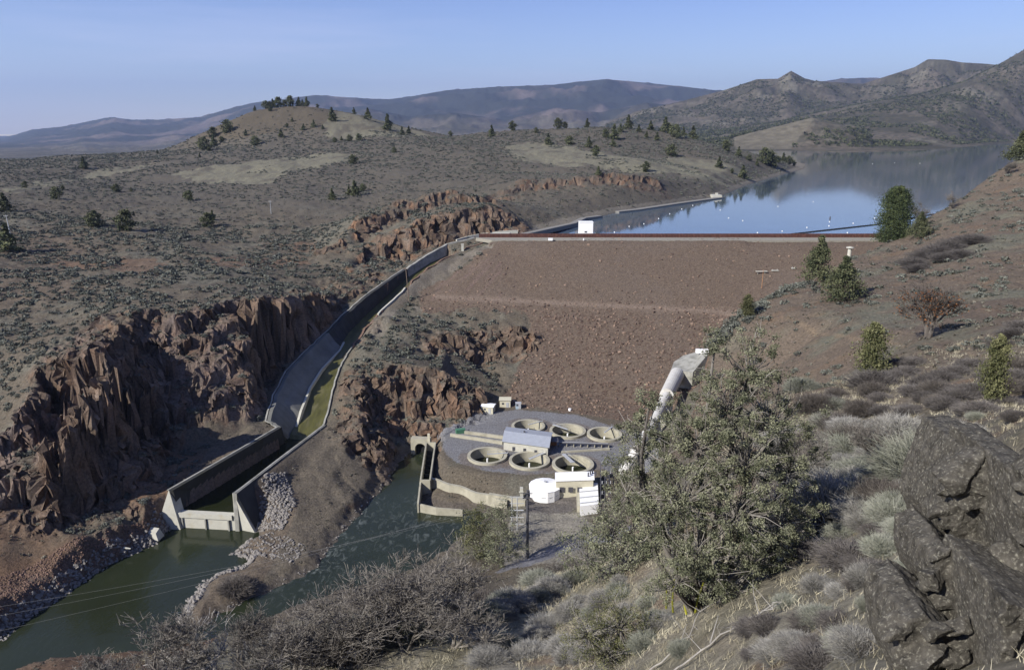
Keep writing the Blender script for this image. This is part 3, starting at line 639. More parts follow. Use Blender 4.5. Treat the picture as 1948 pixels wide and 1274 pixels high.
    mc = mix(mc, (.19, .15, .13), sstep(.05, .45, fbm(X/1500, Y/1500, 5, 140)+.2*fbm(X/300, Y/300, 3, 141))*.8)
    hc = hc*(1-mt[..., None])+mc*mt[..., None]
    c = c*(1-fh[..., None])+hc*fh[..., None]
    return np.clip(c*.80, .01, .6)
gy, gx = np.gradient(ZZ); dX = np.gradient(XX, axis=1); dY = np.gradient(YY, axis=0)
SL = np.hypot(gx/dX, gy/dY)
COL = np.zeros(XX.shape+(3,))
for i in range(0, NRW, 150):
    s = slice(i, i+150); COL[s] = colour(XX[s], YY[s], ZZ[s], CM[s], DM[s], SL[s])
# crumple the cliff faces sideways too
def cell3(x, y, z, s):
    ix, iy, iz = [np.floor(q).astype(np.int64) for q in (x, y, z)]; best = np.full(x.shape, 99.); v1 = np.zeros(x.shape); v2 = np.zeros(x.shape)
    for i in (-1, 0, 1):
        for j in (-1, 0, 1):
            for k in (-1, 0, 1):
                a, b, c = [_h(ix+i, iy+j, iz+k, s+q) for q in (0, 1, 2)]; d = (ix+i+a-x)**2+(iy+j+b-y)**2+(iz+k+c-z)**2; m = d < best
                best = np.where(m, d, best); v1 = np.where(m, a, v1); v2 = np.where(m, b, v2)
    return v1*2-1, v2*2-1
rsel = CM > .15; cx_, cy_, cz_ = XX[rsel], YY[rsel], ZZ[rsel]; amp = CM[rsel]*sstep(.5, 1.2, SL[rsel]); big = np.where(cy_ > 300, 1.5, 1.0)
u1, w1 = cell3(cx_/(3.4*big), cy_/(3.4*big), cz_/(6.0*big), 301); u2, w2 = cell3(cx_/1.5, cy_/1.5, cz_/2.2, 311)
CRX = np.zeros_like(XX); CRY = np.zeros_like(XX); CRX[rsel] = amp*(u1*1.25*big+u2*.55); CRY[rsel] = amp*(w1*1.35*big+w2*.6)
tn_ = np.zeros_like(XX); tn_[rsel] = u1*.6+u2*.4; COL = COL*(1+CM*sstep(.4, 1, SL)*tn_*.38)[..., None]
px_ = XX+CM*noise3(XX/2.5, YY/2.5, ZZ/4.0, 3)*.7*sstep(.6, 1.4, SL); py_ = YY+CM*noise3(XX/2.5+9, YY/2.5, ZZ/4.0, 4)*.7*sstep(.6, 1.4, SL)
VV = np.stack([px_+CRX, py_+CRY, ZZ], -1).reshape(-1, 3); CC = COL.reshape(-1, 3)
idx = np.arange(NRW*NC).reshape(NRW, NC)
FF = np.stack([idx[:-1, :-1], idx[:-1, 1:], idx[1:, 1:], idx[1:, :-1]], -1)
dmf = DM[:-1, :-1]; rowf = np.broadcast_to(rowsY[:-1, None], dmf.shape)
def sub(name, sel, m, **k):
    F = FF[sel]; u, inv = np.unique(F, return_inverse=True)
    return mesh_np(name, VV[u], inv.reshape(-1, 4), m, smooth=~((SL[:-1, :-1] > .75) & (CM[:-1, :-1] > .2))[sel], attrs={'col': CC[u]}, **k)
tag(sub('ground', (~dmf) & (rowf < 1500), M_ground), kind='structure')
tag(sub('hills', (~dmf) & (rowf >= 1500) & (rowf < 9000), M_hill), kind='structure')
tag(sub('mountains', (~dmf) & (rowf >= 9000), M_hill), kind='structure')
dam = empty('embankment_dam', (60, 330, 6), 'reddish brown rockfill dam with a long straight crest between river and reservoir', 'dam')
face = sub('rockfill_face', dmf, M_dam, parent=dam); face.location = (-60, -330, -6)

# ------------------------------------------------------------------ water
def sheet(name, poly, z, m, attrs=None):
    mb = MB(); mb.add([(p[0], p[1], z) for p in poly], [tuple(range(len(poly)))])
    return mb.build(name, m)
n = 260; gx_ = np.linspace(-420, 20, 260); gy_ = np.linspace(20, 260, 200); GX, GY = np.meshgrid(gx_, gy_)
fo = np.clip(np.exp(-(dseg(GX, GY, [PZ(800,975,0), PZ(850,1010,0), PZ(740,1010,0), PZ(640,1050,0), PZ(600,1110,0)])/10)**2)*.42+.6*np.exp(-(dseg(GX, GY, [PZ(600,1085,0), PZ(640,1040,0), PZ(720,950,0)])/1.6)**2)+1.3*np.exp(-(np.hypot(GX-PZ(805,862,0)[0], GY-PZ(805,862,0)[1])/3.0)**2), 0, 1)
fi = np.arange(GX.size).reshape(GX.shape); ff = np.stack([fi[:-1, :-1], fi[:-1, 1:], fi[1:, 1:], fi[1:, :-1]], -1).reshape(-1, 4)
river = mesh_np('river', np.stack([GX.ravel(), GY.ravel(), GX.ravel()*0], -1), ff, M_river, attrs={'foam': np.repeat(fo.reshape(-1, 1), 3, 1)}); tag(river, kind='structure')
lake = sheet('reservoir_water', [(-5, 399), (215, 399), (500, 420), (2800, 700), (5200, 3000), (5200, 4300), (300, 4300), (200, 2000), (20, 700), (-60, 520)], 48, M_lake); tag(lake, kind='structure')
bw = [PZ(338,968,4)]+[PZ(440,893,4), PZ(540,832,4), PZ(556,828,4)]+[(SPR_T[3][0]-.2, SPR_T[3][1], 4)]+[(p[0], p[1], 4) for p in SPR_T[:3]][::-1]
tag(sheet('basin_water', bw, 4.0, M_still), kind='structure')

# ------------------------------------------------------------------ spillway
spw = empty('concrete_spillway', PZ(400,1000,0), 'concrete spillway chute curving down to a walled stilling basin beside the river', 'spillway')
def inner(top, bot, i0, i1, t):   # inner lining between top and bottom lines with thickness outward
    mb = MB(); vs = []
    sgn = -1 if bot[0][0] > top[0][0] else 1
    n = i1-i0
    for i in range(i0, i1):
        a, b = top[i], bot[i]; vs += [b, a, (a[0]+sgn*t, a[1], a[2]), (b[0]+sgn*(t), b[1], b[2]-3)]
    fs = []
    for i in range(n-1):
        for k in range(4): fs.append((4*i+k, 4*i+(k+1) % 4, 4*i+4+(k+1) % 4, 4*i+4+k))
    fs += [(0, 1, 2, 3), (4*n-4, 4*n-3, 4*n-2, 4*n-1)]
    return mb.add(vs, fs)
def dense(line, k=6):
    o = []
    for a, b in zip(line[:-1], line[1:]):
        for j in range(k): o.append(tuple(a[q]+(b[q]-a[q])*j/k for q in range(3)))
    return o+[tuple(line[-1])]
B0 = [(p[0], p[1], -1.2) for p in SPL_B[:3]]+[(SPL_B[3][0], SPL_B[3][1], 2.5)]+SPL_B[4:]
inner(SPL_T[:3], B0[:3], 0, 3, 1.0).build('basin_wall', M_concd, spw)  # left wall's shade is painted in as a near-black colour
rs_ = random.Random(4)
LT2 = dense(SPL_T[2:], 5); LT2 = [(p[0]+(rs_.random()-.5)*.5, p[1], p[2]+(rs_.random()-.5)*.35) for p in LT2]; LB2 = dense(B0[2:], 5)
inner(LT2, LB2, 0, 27, 1.2).build('chute_lining', M_lining, spw); inner(LT2, LB2, 26, 46, 1.2).build('chute_lining', M_concd, spw)  # lower stretch in its lit tone, upper stretch with shade put into the colour
o = inner(LT2, LB2, 45, len(LT2), 1.2).build('crest_lining', M_conc, spw)
SRB = [(p[0]-.5, p[1], -1.2 if i < 3 else float(floorz(p[1]))-.5) for i, p in enumerate(SPR_T)]
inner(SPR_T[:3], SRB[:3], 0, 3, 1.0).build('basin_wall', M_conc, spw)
RT2 = dense(SPR_T[2:], 5); RT2 = [(p[0]+(rs_.random()-.5)*.4, p[1], p[2]+(rs_.random()-.5)*.3) for p in RT2]
RB2 = dense(SRB[2:], 5); inner(RT2, RB2, 0, 27, .55).build('chute_wall', M_conc, spw)
RT3 = [(p[0]+(rs_.random()-.5)*1.2, p[1], p[2]-.2+(rs_.random()-.6)*1.1) for p in RT2]; inner(RT3, RB2, 26, len(RT2), .8).build('rock_cut_side', M_stoneb, spw)
MB().wall([(p[0]+.5, p[1], p[2]+.35) for p in RT2[34:42]], .7, 1.2, 0).build('kerb', M_concl, spw)
# caps
MB().wall([(p[0]-.4, p[1], p[2]) for p in SPL_T[:3]], .55, .05, .12).build('wall_cap', M_conc, spw)
MB().wall([(p[0]+.4, p[1], p[2]) for p in SPR_T[:3]], .55, .05, .12).build('wall_cap', M_conc, spw)
MB().wall([(p[0]-.55, p[1], p[2]) for p in LT2[:46]], .5, .1, .10).build('wall_cap', M_conc, spw)
# chute floor
fl = MB(); vs = []; k = 0
FLs = list(zip(B0[3:], SRB[3:]))
for a, b in FLs:
    z = float(floorz(max(a[1], 229))); vs += [(a[0]-.6, a[1], z), (b[0]+.4, b[1], float(floorz(b[1])))]; k += 1
vs = [(FLs[0][0][0]-.6, FLs[0][0][1]-3, 2.4), (FLs[0][1][0]+.4, FLs[0][1][1]-3, 2.4)]+vs; k += 1
fl.add(vs, [(2*i, 2*i+1, 2*i+3, 2*i+2) for i in range(k-1)]).build('chute_floor', M_algae, spw)
MB().wall([(p[0]+.1, p[1], p[2]+.1) for p in LB2[4:28]], .8, 2.2, .75).build('training_kerb', M_concl, spw)
# end sill across the outlet
a = PZ(340,974,4.6); b = PZ(440,980,4.6); m = MB()
ya = a[1]; m.prism([(a[0]-1.2, ya), (b[0]+.8, b[1]), (b[0]+.8, b[1]+1.8), (a[0]-1.2, ya+1.8)], -1.5, 4.5); sill = m.build('end_sill', M_concl, spw)
m = MB(); m.prism([(a[0]-1.2, ya-.35), (b[0]+.2, b[1]-.35), (b[0]+.2, b[1]-.003), (a[0]-1.2, ya-.003)], 3.3, 4.7); m.build('sill_beam', M_concl, spw)
m = MB()
for t in (.06, .5, .94):
    x = a[0]+(b[0]-a[0])*t; y = a[1]+(b[1]-a[1])*t; m.box((x, y-.25, -.5), (.35, .5, 3.8))
m.each('buttress', M_conc, spw)
# wing walls: wedge shaped end blocks
def wing(name, tp, b1, b2, depth):
    mb = MB(); t = Vector(tp); p = Vector(b1); q = Vector(b2)
    d = Vector((.30, .95, 0))*depth
    vs = [p, q, t, p+d, q+d, t+d]; vs[3].z -= 0
    return mb.add(vs, [(0, 1, 2), (3, 5, 4), (0, 3, 4, 1), (1, 4, 5, 2), (2, 5, 3, 0)]).build(name, M_concl, spw)
tpL = PZ(321,931,11.6); tpR = PZ(442,937,11.6)
wing('wing_wall', tpL, (PZ(306,992,.2)[0], PZ(330,1004,.2)[1], -.8), (PZ(346,1004,.2)[0], PZ(346,1004,.2)[1]-.6, -.8), 3.0)
wing('wing_wall', tpR, (PZ(447,1004,.2)[0], PZ(447,1004,.2)[1], -.8), (PZ(488,1010,.2)[0], PZ(488,1010,.2)[1]-.5, -.8), 3.0)
# outer apron face of the right basin wall
m = MB(); q0, q1 = SPR_T[0], SPR_T[1]
m.add([(q0[0]+1, q0[1], 11.3), PZ(488,1009,.1), PZ(512,945,3.5), PZ(540,905,8.2), (q1[0]+1, q1[1], 11.3)], [(0, 1, 2, 3, 4)]); m.build('battered_wall', M_concd, spw)

# ------------------------------------------------------------------ dam crest
par = MB(); rr = random.Random(3); cl = [A(x, 388, 53.2, 455) for x in (912,1000,1200,1400,1600,1690,1720)]
par.wall([(p[0], 388, 54.1) for p in cl], .35, 2.5, 0)
xs = np.arange(cl[0][0], cl[-1][0], .8)
for i, x in enumerate(xs): par.box((x, 387.75, 51.6), (.38, .16, 2.5))
par.build('sheet_pile_parapet', M_rust, dam)
MB().prism([A(935,377.5,0,458)[:2], A(1720,377.5,0,458)[:2], A(1720,387.4,0,455)[:2], A(905,387.4,0,455)[:2]], 50.4, 52.12).build('crest_road', mat('crest_gravel', (.23, .215, .18), .95, .12, .8, .2, 8), dam)
m = MB()
for x in range(940, 1700, 22): p = A(x, 376.2, 52, 458); m.tube(p, (p[0], p[1], 53.0), .06, n=5)
m.each('guide_post', M_wood, dam)
# ------------------------------------------------------------------ man-made things
def pxprism(mb, px, zt, zb, zref=None):   # footprint given by photo pixels of its top corners at height zref
    zr = zt if zref is None else zref
    return mb.prism([PZ(a, b, zr)[:2] for a, b in px], zb, zt)
def rect(c, w, d, rz):
    cr, sr = math.cos(rz), math.sin(rz); return [(c[0]+u*w/2*cr-v*d/2*sr, c[1]+u*w/2*sr+v*d/2*cr) for u, v in ((-1, -1), (1, -1), (1, 1), (-1, 1))]
def gable(mb, c, w, d, rz, z, h, over=.3, t=.12):   # ridge along w
    cr, sr = math.cos(rz), math.sin(rz); W, Dd = w/2+over, d/2+over
    def P(u, v, zz): return (c[0]+u*cr-v*sr, c[1]+u*sr+v*cr, zz)
    vs = [P(-W, -Dd, z), P(W, -Dd, z), P(W, 0, z+h), P(-W, 0, z+h), P(W, Dd, z), P(-W, Dd, z)]
    vs += [(x, y, q-t) for x, y, q in vs]
    return mb.add(vs, [(0, 1, 2, 3), (3, 2, 4, 5), (6, 9, 8, 7), (9, 11, 10, 8), (0, 6, 7, 1), (5, 4, 10, 11), (0, 3, 9, 6), (3, 5, 11, 9), (1, 7, 8, 2), (2, 8, 10, 4)])
def house(name, px, z, w, d, h, rz, wm, rm, label, cat, rh=.6, door=True, kind='gable', over=.3):
    c = PZ(px[0], px[1], z); e = empty(name, c, label, cat)
    wl = MB().prism(rect(c, w, d, rz), z-.4, z+h-(.13 if kind == 'gable' else 0)).build('wall', wm, e)
    r = MB()
    if kind == 'gable':
        gable(r, c, w, d, rz, z+h, rh, over); g = MB(); cr, sr = math.cos(rz), math.sin(rz)
        for s in (-1, 1):
            P = lambda u, v, zz: (c[0]+u*cr-v*sr, c[1]+u*sr+v*cr, zz)
            g.add([P(s*w/2, -d/2, z+h-.13), P(s*w/2, d/2, z+h-.13), P(s*w/2, 0, z+h+rh*.93-.13)], [(0, 1, 2)])
        g.each('gable_end', wm, e)
    else: r.prism(rect(c, w+2*over, d+2*over, rz), z+h, z+h+.18)
    r.build('roof', rm, e)
    if door:
        m = MB(); cr, sr = math.cos(rz), math.sin(rz); u, v = w*.22, -d/2-.04; m.box((c[0]+u*cr-v*sr, c[1]+u*sr+v*cr, z), (.95, .08, 2.05), rz); m.build('door', M_galv, wl)
        m = MB(); u = -w*.2; m.box((c[0]+u*cr-v*sr, c[1]+u*sr+v*cr, z+1.2), (.8, .06, .7), rz); m.build('window', M_dark, wl)
    return e
RZP = .05
house('storage_shed', (929,783), 6.2, 4.4, 3.4, 2.7, -.25, M_cream, M_white, 'small cream shed with a white roof on the left end of the paved platform', 'shed', .25)
house('storage_shed', (961,772), 6.2, 4.0, 3.2, 2.8, -.02, M_cream, M_cream, 'small beige shed, middle one of the three at the back of the platform', 'shed', .2, kind='flat')
house('storage_shed', (986,776), 6.2, 2.0, 1.8, 2.0, .05, M_blue, M_galv, 'tiny blue-grey equipment hut at the foot of the dam', 'hut', .15, kind='flat', over=.1)
tk = empty('water_drum', PZ(1084,782,6), 'tiny white drum standing alone at the foot of the rockfill', 'drum')
m = MB(); c = PZ(1084,782,6); m.tube((c[0], c[1], 5.9), (c[0], c[1], 7.0), .55, n=16); m.tube((c[0], c[1], 7.0), (c[0], c[1], 7.12), .6, .3, n=16); m.build('drum_body', M_white, tk)
M_concp = mat('pond_concrete', (.34, .32, .25), .85, .12, .5, .15, 8, .3, dirt=((.22, .205, .155), .4, .5, .8))
# circular ponds
RL = ['left front round concrete pond with a grey footbridge over its rim', 'middle front round concrete pond with a bridge reaching its white centre post', 'right front round concrete pond crossed by a wide grey gangway', 'round concrete pond half hidden behind the grey metal roof', 'round concrete pond at the back right of the grey roofed building', 'round concrete pond at the right end of the back row']
for k, ((cx, cy, r), lb) in enumerate(zip(RC, RL)):
    e = empty('round_pond', (cx, cy, 6), lb, 'pond', 'round hatchery ponds')
    MB().ring((cx, cy), r-.95, r, 1.5, 6.85, 48).build('pond_wall', M_concp, e)
    MB().disc((cx, cy), r-.9, 3.6 if k != 5 else 3.2).build('pond_water', MAT['still_water'], e)
    MB().tube((cx, cy, 2.5), (cx, cy, 5.6), .28, n=12).build('centre_post', M_white, e)
    an = [.15, .75, 1.95, .6, 2.4, 1.0][k]; wd_ = [.5, 1.0, 1.3, .5, .8, .5][k]
    ex, ey = cx+math.cos(an)*(r+.3), cy+math.sin(an)*(r+.3)
    b = MB(); b.box(((cx+ex)/2, (cy+ey)/2, 7.05), (math.hypot(ex-cx, ey-cy), wd_, .12), an); fb_ = b.build('footbridge', M_galv, e)
    h = MB()
    for s in (-1, 1):
        ox, oy = -math.sin(an)*wd_/2*s, math.cos(an)*wd_/2*s
        h.tube((cx+ox, cy+oy, 8.05), (ex+ox, ey+oy, 8.05), .035, n=4)
        for q in (0, .5, 1): h.tube((cx+(ex-cx)*q+ox, cy+(ey-cy)*q+oy, 7.1), (cx+(ex-cx)*q+ox, cy+(ey-cy)*q+oy, 8.05), .035, n=4)
    h.build('handrail', M_galv, fb_)

# grey roofed hatchery building
q = [PZ(958,838,9.2), PZ(1042,850,9.2), PZ(1049,823,9.2), PZ(966,812,9.2)]
hb = empty('hatchery_building', (q[0][0], q[0][1], 6), 'long low building with a grey metal gable roof between the round ponds', 'building')
hwl = MB().prism([(p[0], p[1]) for p in q], 5.8, 8.75).build('wall', M_concl, hb)
mid0 = [(q[0][i]+q[3][i])/2 for i in range(3)]; mid1 = [(q[1][i]+q[2][i])/2 for i in range(3)]
def ext(p, d): return (p[0]+d[0], p[1]+d[1], p[2])
r = MB(); vs = [ext(q[0], (-.5, -.4)), ext(q[1], (.5, -.4)), (mid1[0]+.5, mid1[1], 10.3), (mid0[0]-.5, mid0[1], 10.3), ext(q[2], (.5, .4)), ext(q[3], (-.5, .4))]
vs += [(a, b, c-.14) for a, b, c in vs]
r.add(vs, [(0, 1, 2, 3), (3, 2, 4, 5), (6, 9, 8, 7), (9, 11, 10, 8), (0, 6, 7, 1), (5, 4, 10, 11), (0, 3, 9, 6), (3, 5, 11, 9), (1, 7, 8, 2), (2, 8, 10, 4)]).build('roof', M_grey_roof, hb)
m = MB(); p0, p1 = q[0], q[1]
for t in (.25, .5, .75): m.box((p0[0]+(p1[0]-p0[0])*t, p0[1]+(p1[1]-p0[1])*t-.05, 6.3), (1.4, .1, 1.3))
m.each('window', M_dark, hwl)
m = MB(); m.box((mid0[0]+6.2, mid0[1]-1.0, 9.7), (.6, .6, .9)); m.build('roof_vent', M_dark, hb)
# annex at its right end
e = empty('lean_to_shed', PZ(1050,846,6), 'small open sided lean-to at the right end of the grey roofed building', 'shed')
c = PZ(1053,848,6.5); MB().box((c[0], c[1]+1.5, 5.9), (2.6, .3, 2.4)).build('wall', M_orange, e); MB().box((c[0], c[1]+.6, 8.3), (3.2, 3.2, .15)).build('roof', M_dark, e); MB().box((c[0]+1.1, c[1]-.7, 5.9), (.15, .15, 2.4)).build('post', M_galv, e)
# raceway walls between portal area and building
for nm, a, b, lb in (('raceway_wall', (884,819), (958,829), 'pale concrete wall of the narrow raceway, the one nearer the dam'), ('raceway_wall', (857,824), (956,839), 'pale concrete wall of the narrow raceway, the one nearer the river')):
    w = MB().wall([PZ(*a, 7.1), PZ(*b, 7.1)], .7, 1.5, 0).build(nm, M_concp); tag(w, lb, 'wall', 'raceway walls')
w = MB().wall([PZ(1068,858,6.6), PZ(1160,852,6.6)], .5, 1.0, 0).build('trough_wall', M_concp); tag(w, 'low pale concrete trough running right from the lean-to shed', 'wall')
e = empty('pipe_rack', PZ(1100,842,6), 'row of dark pipes on low stands behind the front right pond', 'pipe rack')
m = MB(); a = PZ(1065,842,7.3); b = PZ(1158,845,7.3); m.tube(a, b, .28, n=8); m.build('pipe', M_dark, e)
m = MB(); m.tube((a[0], a[1]+1, 7.1), (b[0], b[1]+1, 7.1), .18, n=8); m.build('pipe', M_galv, e)
m = MB()
for t in np.linspace(0, 1, 8): m.box((a[0]+(b[0]-a[0])*t, a[1]+(b[1]-a[1])*t+.5, 5.9), (.2, 1.5, 1.15))
m.each('stand', M_concp, e)
e = empty('green_dumpster', PZ(876,822,6), 'dark green low bin beside the cliff end of the platform', 'bin'); c = PZ(876,822,6.2); MB().box((c[0], c[1], 6), (3.2, 1.6, 1.3), .3).build('bin_body', M_green, e); MB().box((c[0], c[1], 7.31), (3.3, 1.7, .1), .3).build('lid', M_green, e)
rl = empty('platform_fence', PZ(895,800,6), 'thin wire fence on posts along the cliff side of the platform', 'fence')
fp = [PZ(a, b, 7.3) for a, b in ((832,828),(852,816),(876,803),(898,793),(915,785))]
def dens(l, k):
    o = []
    for a, b in zip(l[:-1], l[1:]): o += [tuple(a[i]+(b[i]-a[i])*j/k for i in range(3)) for j in range(k)]
    return o+[l[-1]]
for p in dens(fp, 3): m = MB(); m.tube((p[0], p[1], 5.8), p, .06, n=5); m.build('post', M_galv, rl)
m = MB()
for zz in (0, -.5, -1):
    for a, b in zip(fp[:-1], fp[1:]): m.tube((a[0], a[1], a[2]+zz), (b[0], b[1], b[2]+zz), .03, n=4)
m.build('wire', M_galv, rl)
# tunnel portal
e = empty('tunnel_portal', PZ(800,862,0), 'beige concrete tunnel portal with a dark round opening at the foot of the cliff', 'tunnel portal')
pc = PZ(800,864,0); rz = -.12; n = 14; wv = 3.3; R_ = 1.9; zt = 5.6
cr, sr = math.cos(rz), math.sin(rz)
def PP(u, v, z): return (pc[0]+u*cr-v*sr, pc[1]+u*sr+v*cr, z)
m = MB()
for v in (0, ):
    arc = [(-R_*math.cos(t), 2.1+R_*math.sin(t)) for t in np.linspace(0, math.pi, n)]
    outer = [(-wv, 2.1)]+[(-wv, zt)]+[(-wv+2*wv*(i+.5)/(n-2), zt) for i in range(n-4)]+[(wv, zt), (wv, 2.1)]
    m2 = len(outer)
    arc = [(-R_*math.cos(t), 2.1+R_*math.sin(t)) for t in np.linspace(0, math.pi, m2)]
    vs = [PP(u, 0, z) for u, z in outer]+[PP(u, 0, z) for u, z in arc]+[PP(u, 2.5, z) for u, z in outer]+[PP(u, 2.5, z) for u, z in arc]
    fs = []
    for i in range(m2-1):
        fs += [(i, i+1, m2+i+1, m2+i), (m2+i, m2+i+1, 3*m2+i+1, 3*m2+i), (i, 2*m2+i, 2*m2+i+1, i+1)]
    m.add(vs, fs)
m.build('headwall', M_concp, e)
m = MB()
for s in (-1, 1): m.prism([PP(s*wv, 0, 0)[:2], PP(s*R_, 0, 0)[:2], PP(s*R_, 2.5, 0)[:2], PP(s*wv, 2.5, 0)[:2]], -1, 2.1)
m.each('abutment', M_concp, e)
m = MB(); m.add([PP(-2.2, 1.6, -1), PP(2.2, 1.6, -1), PP(2.2, 1.6, 4.3), PP(-2.2, 1.6, 4.3)], [(0, 1, 2, 3)]); m.build('tunnel_dark_sheet', M_black, e)  # flat black sheet stands in for the darkness inside the tunnel
m = MB(); m.box(PP(3.1, -.2, 2), (.8, .8, 5.8)); m.build('gauge_post', M_cream, e)
# fish ladder
e = empty('fish_ladder', PZ(812,880,0), 'narrow stepped fish ladder channel with concrete walls beside the river', 'fish ladder')
LO = [PZ(811,841,5.2), PZ(800,912,5.2)]; LI = [PZ(828,841,5.6), PZ(818,910,5.6)]
MB().wall(LO, .45, 6.2, 0).build('side_wall', M_concp, e); MB().wall(LI, .45, 5.2, 0).build('side_wall', M_concp, e)
MB().wall([LO[0], LI[0]], .45, 4, -.02).build('end_wall', M_concp, e); MB().wall([LO[1], (LI[1][0], LI[1][1], 5.2)], .45, 5, -.02).build('end_wall', M_concp, e)
for t in np.linspace(.1, .9, 8):
    a = [LO[0][i]+(LO[1][i]-LO[0][i])*t for i in range(3)]; b = [LI[0][i]+(LI[1][i]-LI[0][i])*t for i in range(3)]
    MB().wall([(a[0]+.2, a[1], 3.6-t*1.5), (b[0]-.2, b[1], 3.6-t*1.5)], .25, 3.5, 0).build('weir', M_concd, e)
m = MB(); m.add([(LO[0][0], LO[0][1], 1.9), (LI[0][0], LI[0][1], 1.9), (LI[1][0], LI[1][1], 1.7), (LO[1][0], LO[1][1], 1.7)], [(0, 1, 2, 3)]); m.build('ladder_water', M_still, e)
w = MB().wall([PZ(800,914,4.6), PZ(795,957,3.0)], .5, 5, 0).build('river_wall', M_concp); tag(w, 'pale concrete wall edging the river below the fish ladder', 'wall')
bl = dens([PZ(795,957,2.6), PZ(830,965,2.3), PZ(880,969,2.0)], 4)
w = MB().wall(bl, .5, 4, 0).build('bank_wall', M_concp); tag(w, 'low stained wall at the water edge left of the pine trees', 'wall')
wl = dens([PZ(819,909,4.6), PZ(865,922,4.3), PZ(915,938,4.3), PZ(965,951,4.6)], 5)
wl = [(x+.0, y+.45*math.sin(i*1.25), z) for i, (x, y, z) in enumerate(wl)]
w = MB().wall(wl, .9, 3.2, 0).build('scalloped_wall', M_concp); tag(w, 'long scalloped retaining wall below the brown bank', 'wall')
w = MB().wall([PZ(930,938,5), PZ(1000,950,5)], 1.2, 3, 0).build('approach_wall', M_concp); tag(w, 'thick pale concrete wall beside the gantry posts', 'wall')
# white round tank
c = PZ(1037,941,3.0); e = empty('round_tank', c, 'large round white tank with a shallow conical roof below the ponds', 'tank')
m = MB(); R_ = 4.7; m.tube((c[0], c[1], 2.8), (c[0], c[1], 6.2), R_, n=14); m.build('tank_wall', M_white, e)
m = MB(); m.tube((c[0], c[1], 6.2), (c[0], c[1], 7.1), R_+.12, .6, n=14); m.build('tank_roof', M_white, e)
m = MB(); m.tube((c[0], c[1], 7.0), (c[0], c[1], 7.5), .45, n=10); m.build('vent', M_galv, e)
m = MB()
for s in (-.25, .25): m.tube((c[0]+R_+.15, c[1]+s, 3), (c[0]+R_+.15, c[1]+s, 6.6), .04, n=4)
m.build('ladder', M_dark, e)
m = MB(); m.ring((c[0], c[1]), R_+.003, R_+.05, 4.4, 4.52, 14); m.build('band', M_galv, e)
# powerhouse
e = empty('powerhouse', PZ(1095,915,3), 'white flat roofed powerhouse with a stepped white outlet block on its right', 'building')
q = [PZ(1056,914,8.8), PZ(1131,911,8.8), PZ(1130,896,8.8), PZ(1056,898,8.8)]
MB().prism([p[:2] for p in q], 8.5, 8.8).build('roof', M_white, e)
qi = [(q[0][0]+.3, q[0][1]+.3), (q[1][0]-.3, q[1][1]+.3), (q[2][0]-.3, q[2][1]-.3), (q[3][0]+.3, q[3][1]-.3)]
pwl = MB().prism(qi, 2.8, 8.5).build('wall', M_cream, e)
m = MB(); c = q[0]
for k in range(3): m.box((c[0]+2+k*2.6, c[1]+.27, 5), (1.4, .06, 1.6))
m.each('window', M_dark, pwl)
q2 = [PZ(1104,962,6.2), PZ(1139,958,6.2), PZ(1137,918,6.2), PZ(1102,921,6.2)]
MB().prism([p[:2] for p in q2], 2.8, 6.2).build('outlet_block', M_white, e)
m = MB()
for t in (.1, .35, .62, .88): m.wall([tuple(q2[0][i]+(q2[3][i]-q2[0][i])*t+(0, 0, .25)[i] for i in range(3)), tuple(q2[1][i]+(q2[2][i]-q2[1][i])*t+(0, 0, .25)[i] for i in range(3))], .28, .23, 0)
m.each('joint_rib', M_galv, e)
MB().prism([p[:2] for p in (PZ(1098,962,5), PZ(1103,962,5), PZ(1101,921,5), PZ(1096,921,5))], 2.8, 5.0).build('side_wall', M_concp, e)
m = MB()
for a, b in ((1123,902),(1127,900),(1133,905),(1119,906)): p = PZ(a, b, 8.8); m.box((p[0], p[1], 8.8), (.35, .35, 1.3))
m.each('roof_stack', M_dark, e)
# switchyard
e = empty('switchyard', PZ(1150,930,6), 'dark steel lattice switchyard standing right of the white outlet block', 'switchyard')
m = MB(); ins = MB()
for i, a in enumerate((1142, 1150, 1158)):
    for j, b in enumerate((905, 925, 945, 965)):
        p = PZ(a, b, 5.5); m.tube((p[0], p[1], 3), (p[0], p[1], 9.6), .10, n=4)
        ins.tube((p[0]+.4, p[1], 9.7), (p[0]+.4, p[1], 10.5), .13, n=6)
for z in (7.2, 9.6):
    for b in (905, 925, 945, 965): m.tube((*PZ(1142, b, 5.5)[:2], z), (*PZ(1158, b, 5.5)[:2], z), .09, n=4)
    for a in (1142, 1150, 1158): m.tube((*PZ(a, 905, 5.5)[:2], z), (*PZ(a, 965, 5.5)[:2], z), .09, n=4)
for b0, b1 in ((905, 925), (925, 945), (945, 965)): m.tube((*PZ(1142, b0, 5.5)[:2], 3), (*PZ(1142, b1, 5.5)[:2], 9.6), .06, n=4); m.tube((*PZ(1158, b1, 5.5)[:2], 3), (*PZ(1158, b0, 5.5)[:2], 9.6), .06, n=4)
m.build('lattice_frame', M_dark, e); ins.each('insulator', M_galv, e)
p = PZ(1152,912,5); MB().box((p[0], p[1], 4), (2.2, 1.8, 3.0)).build('transformer', M_dark, e)
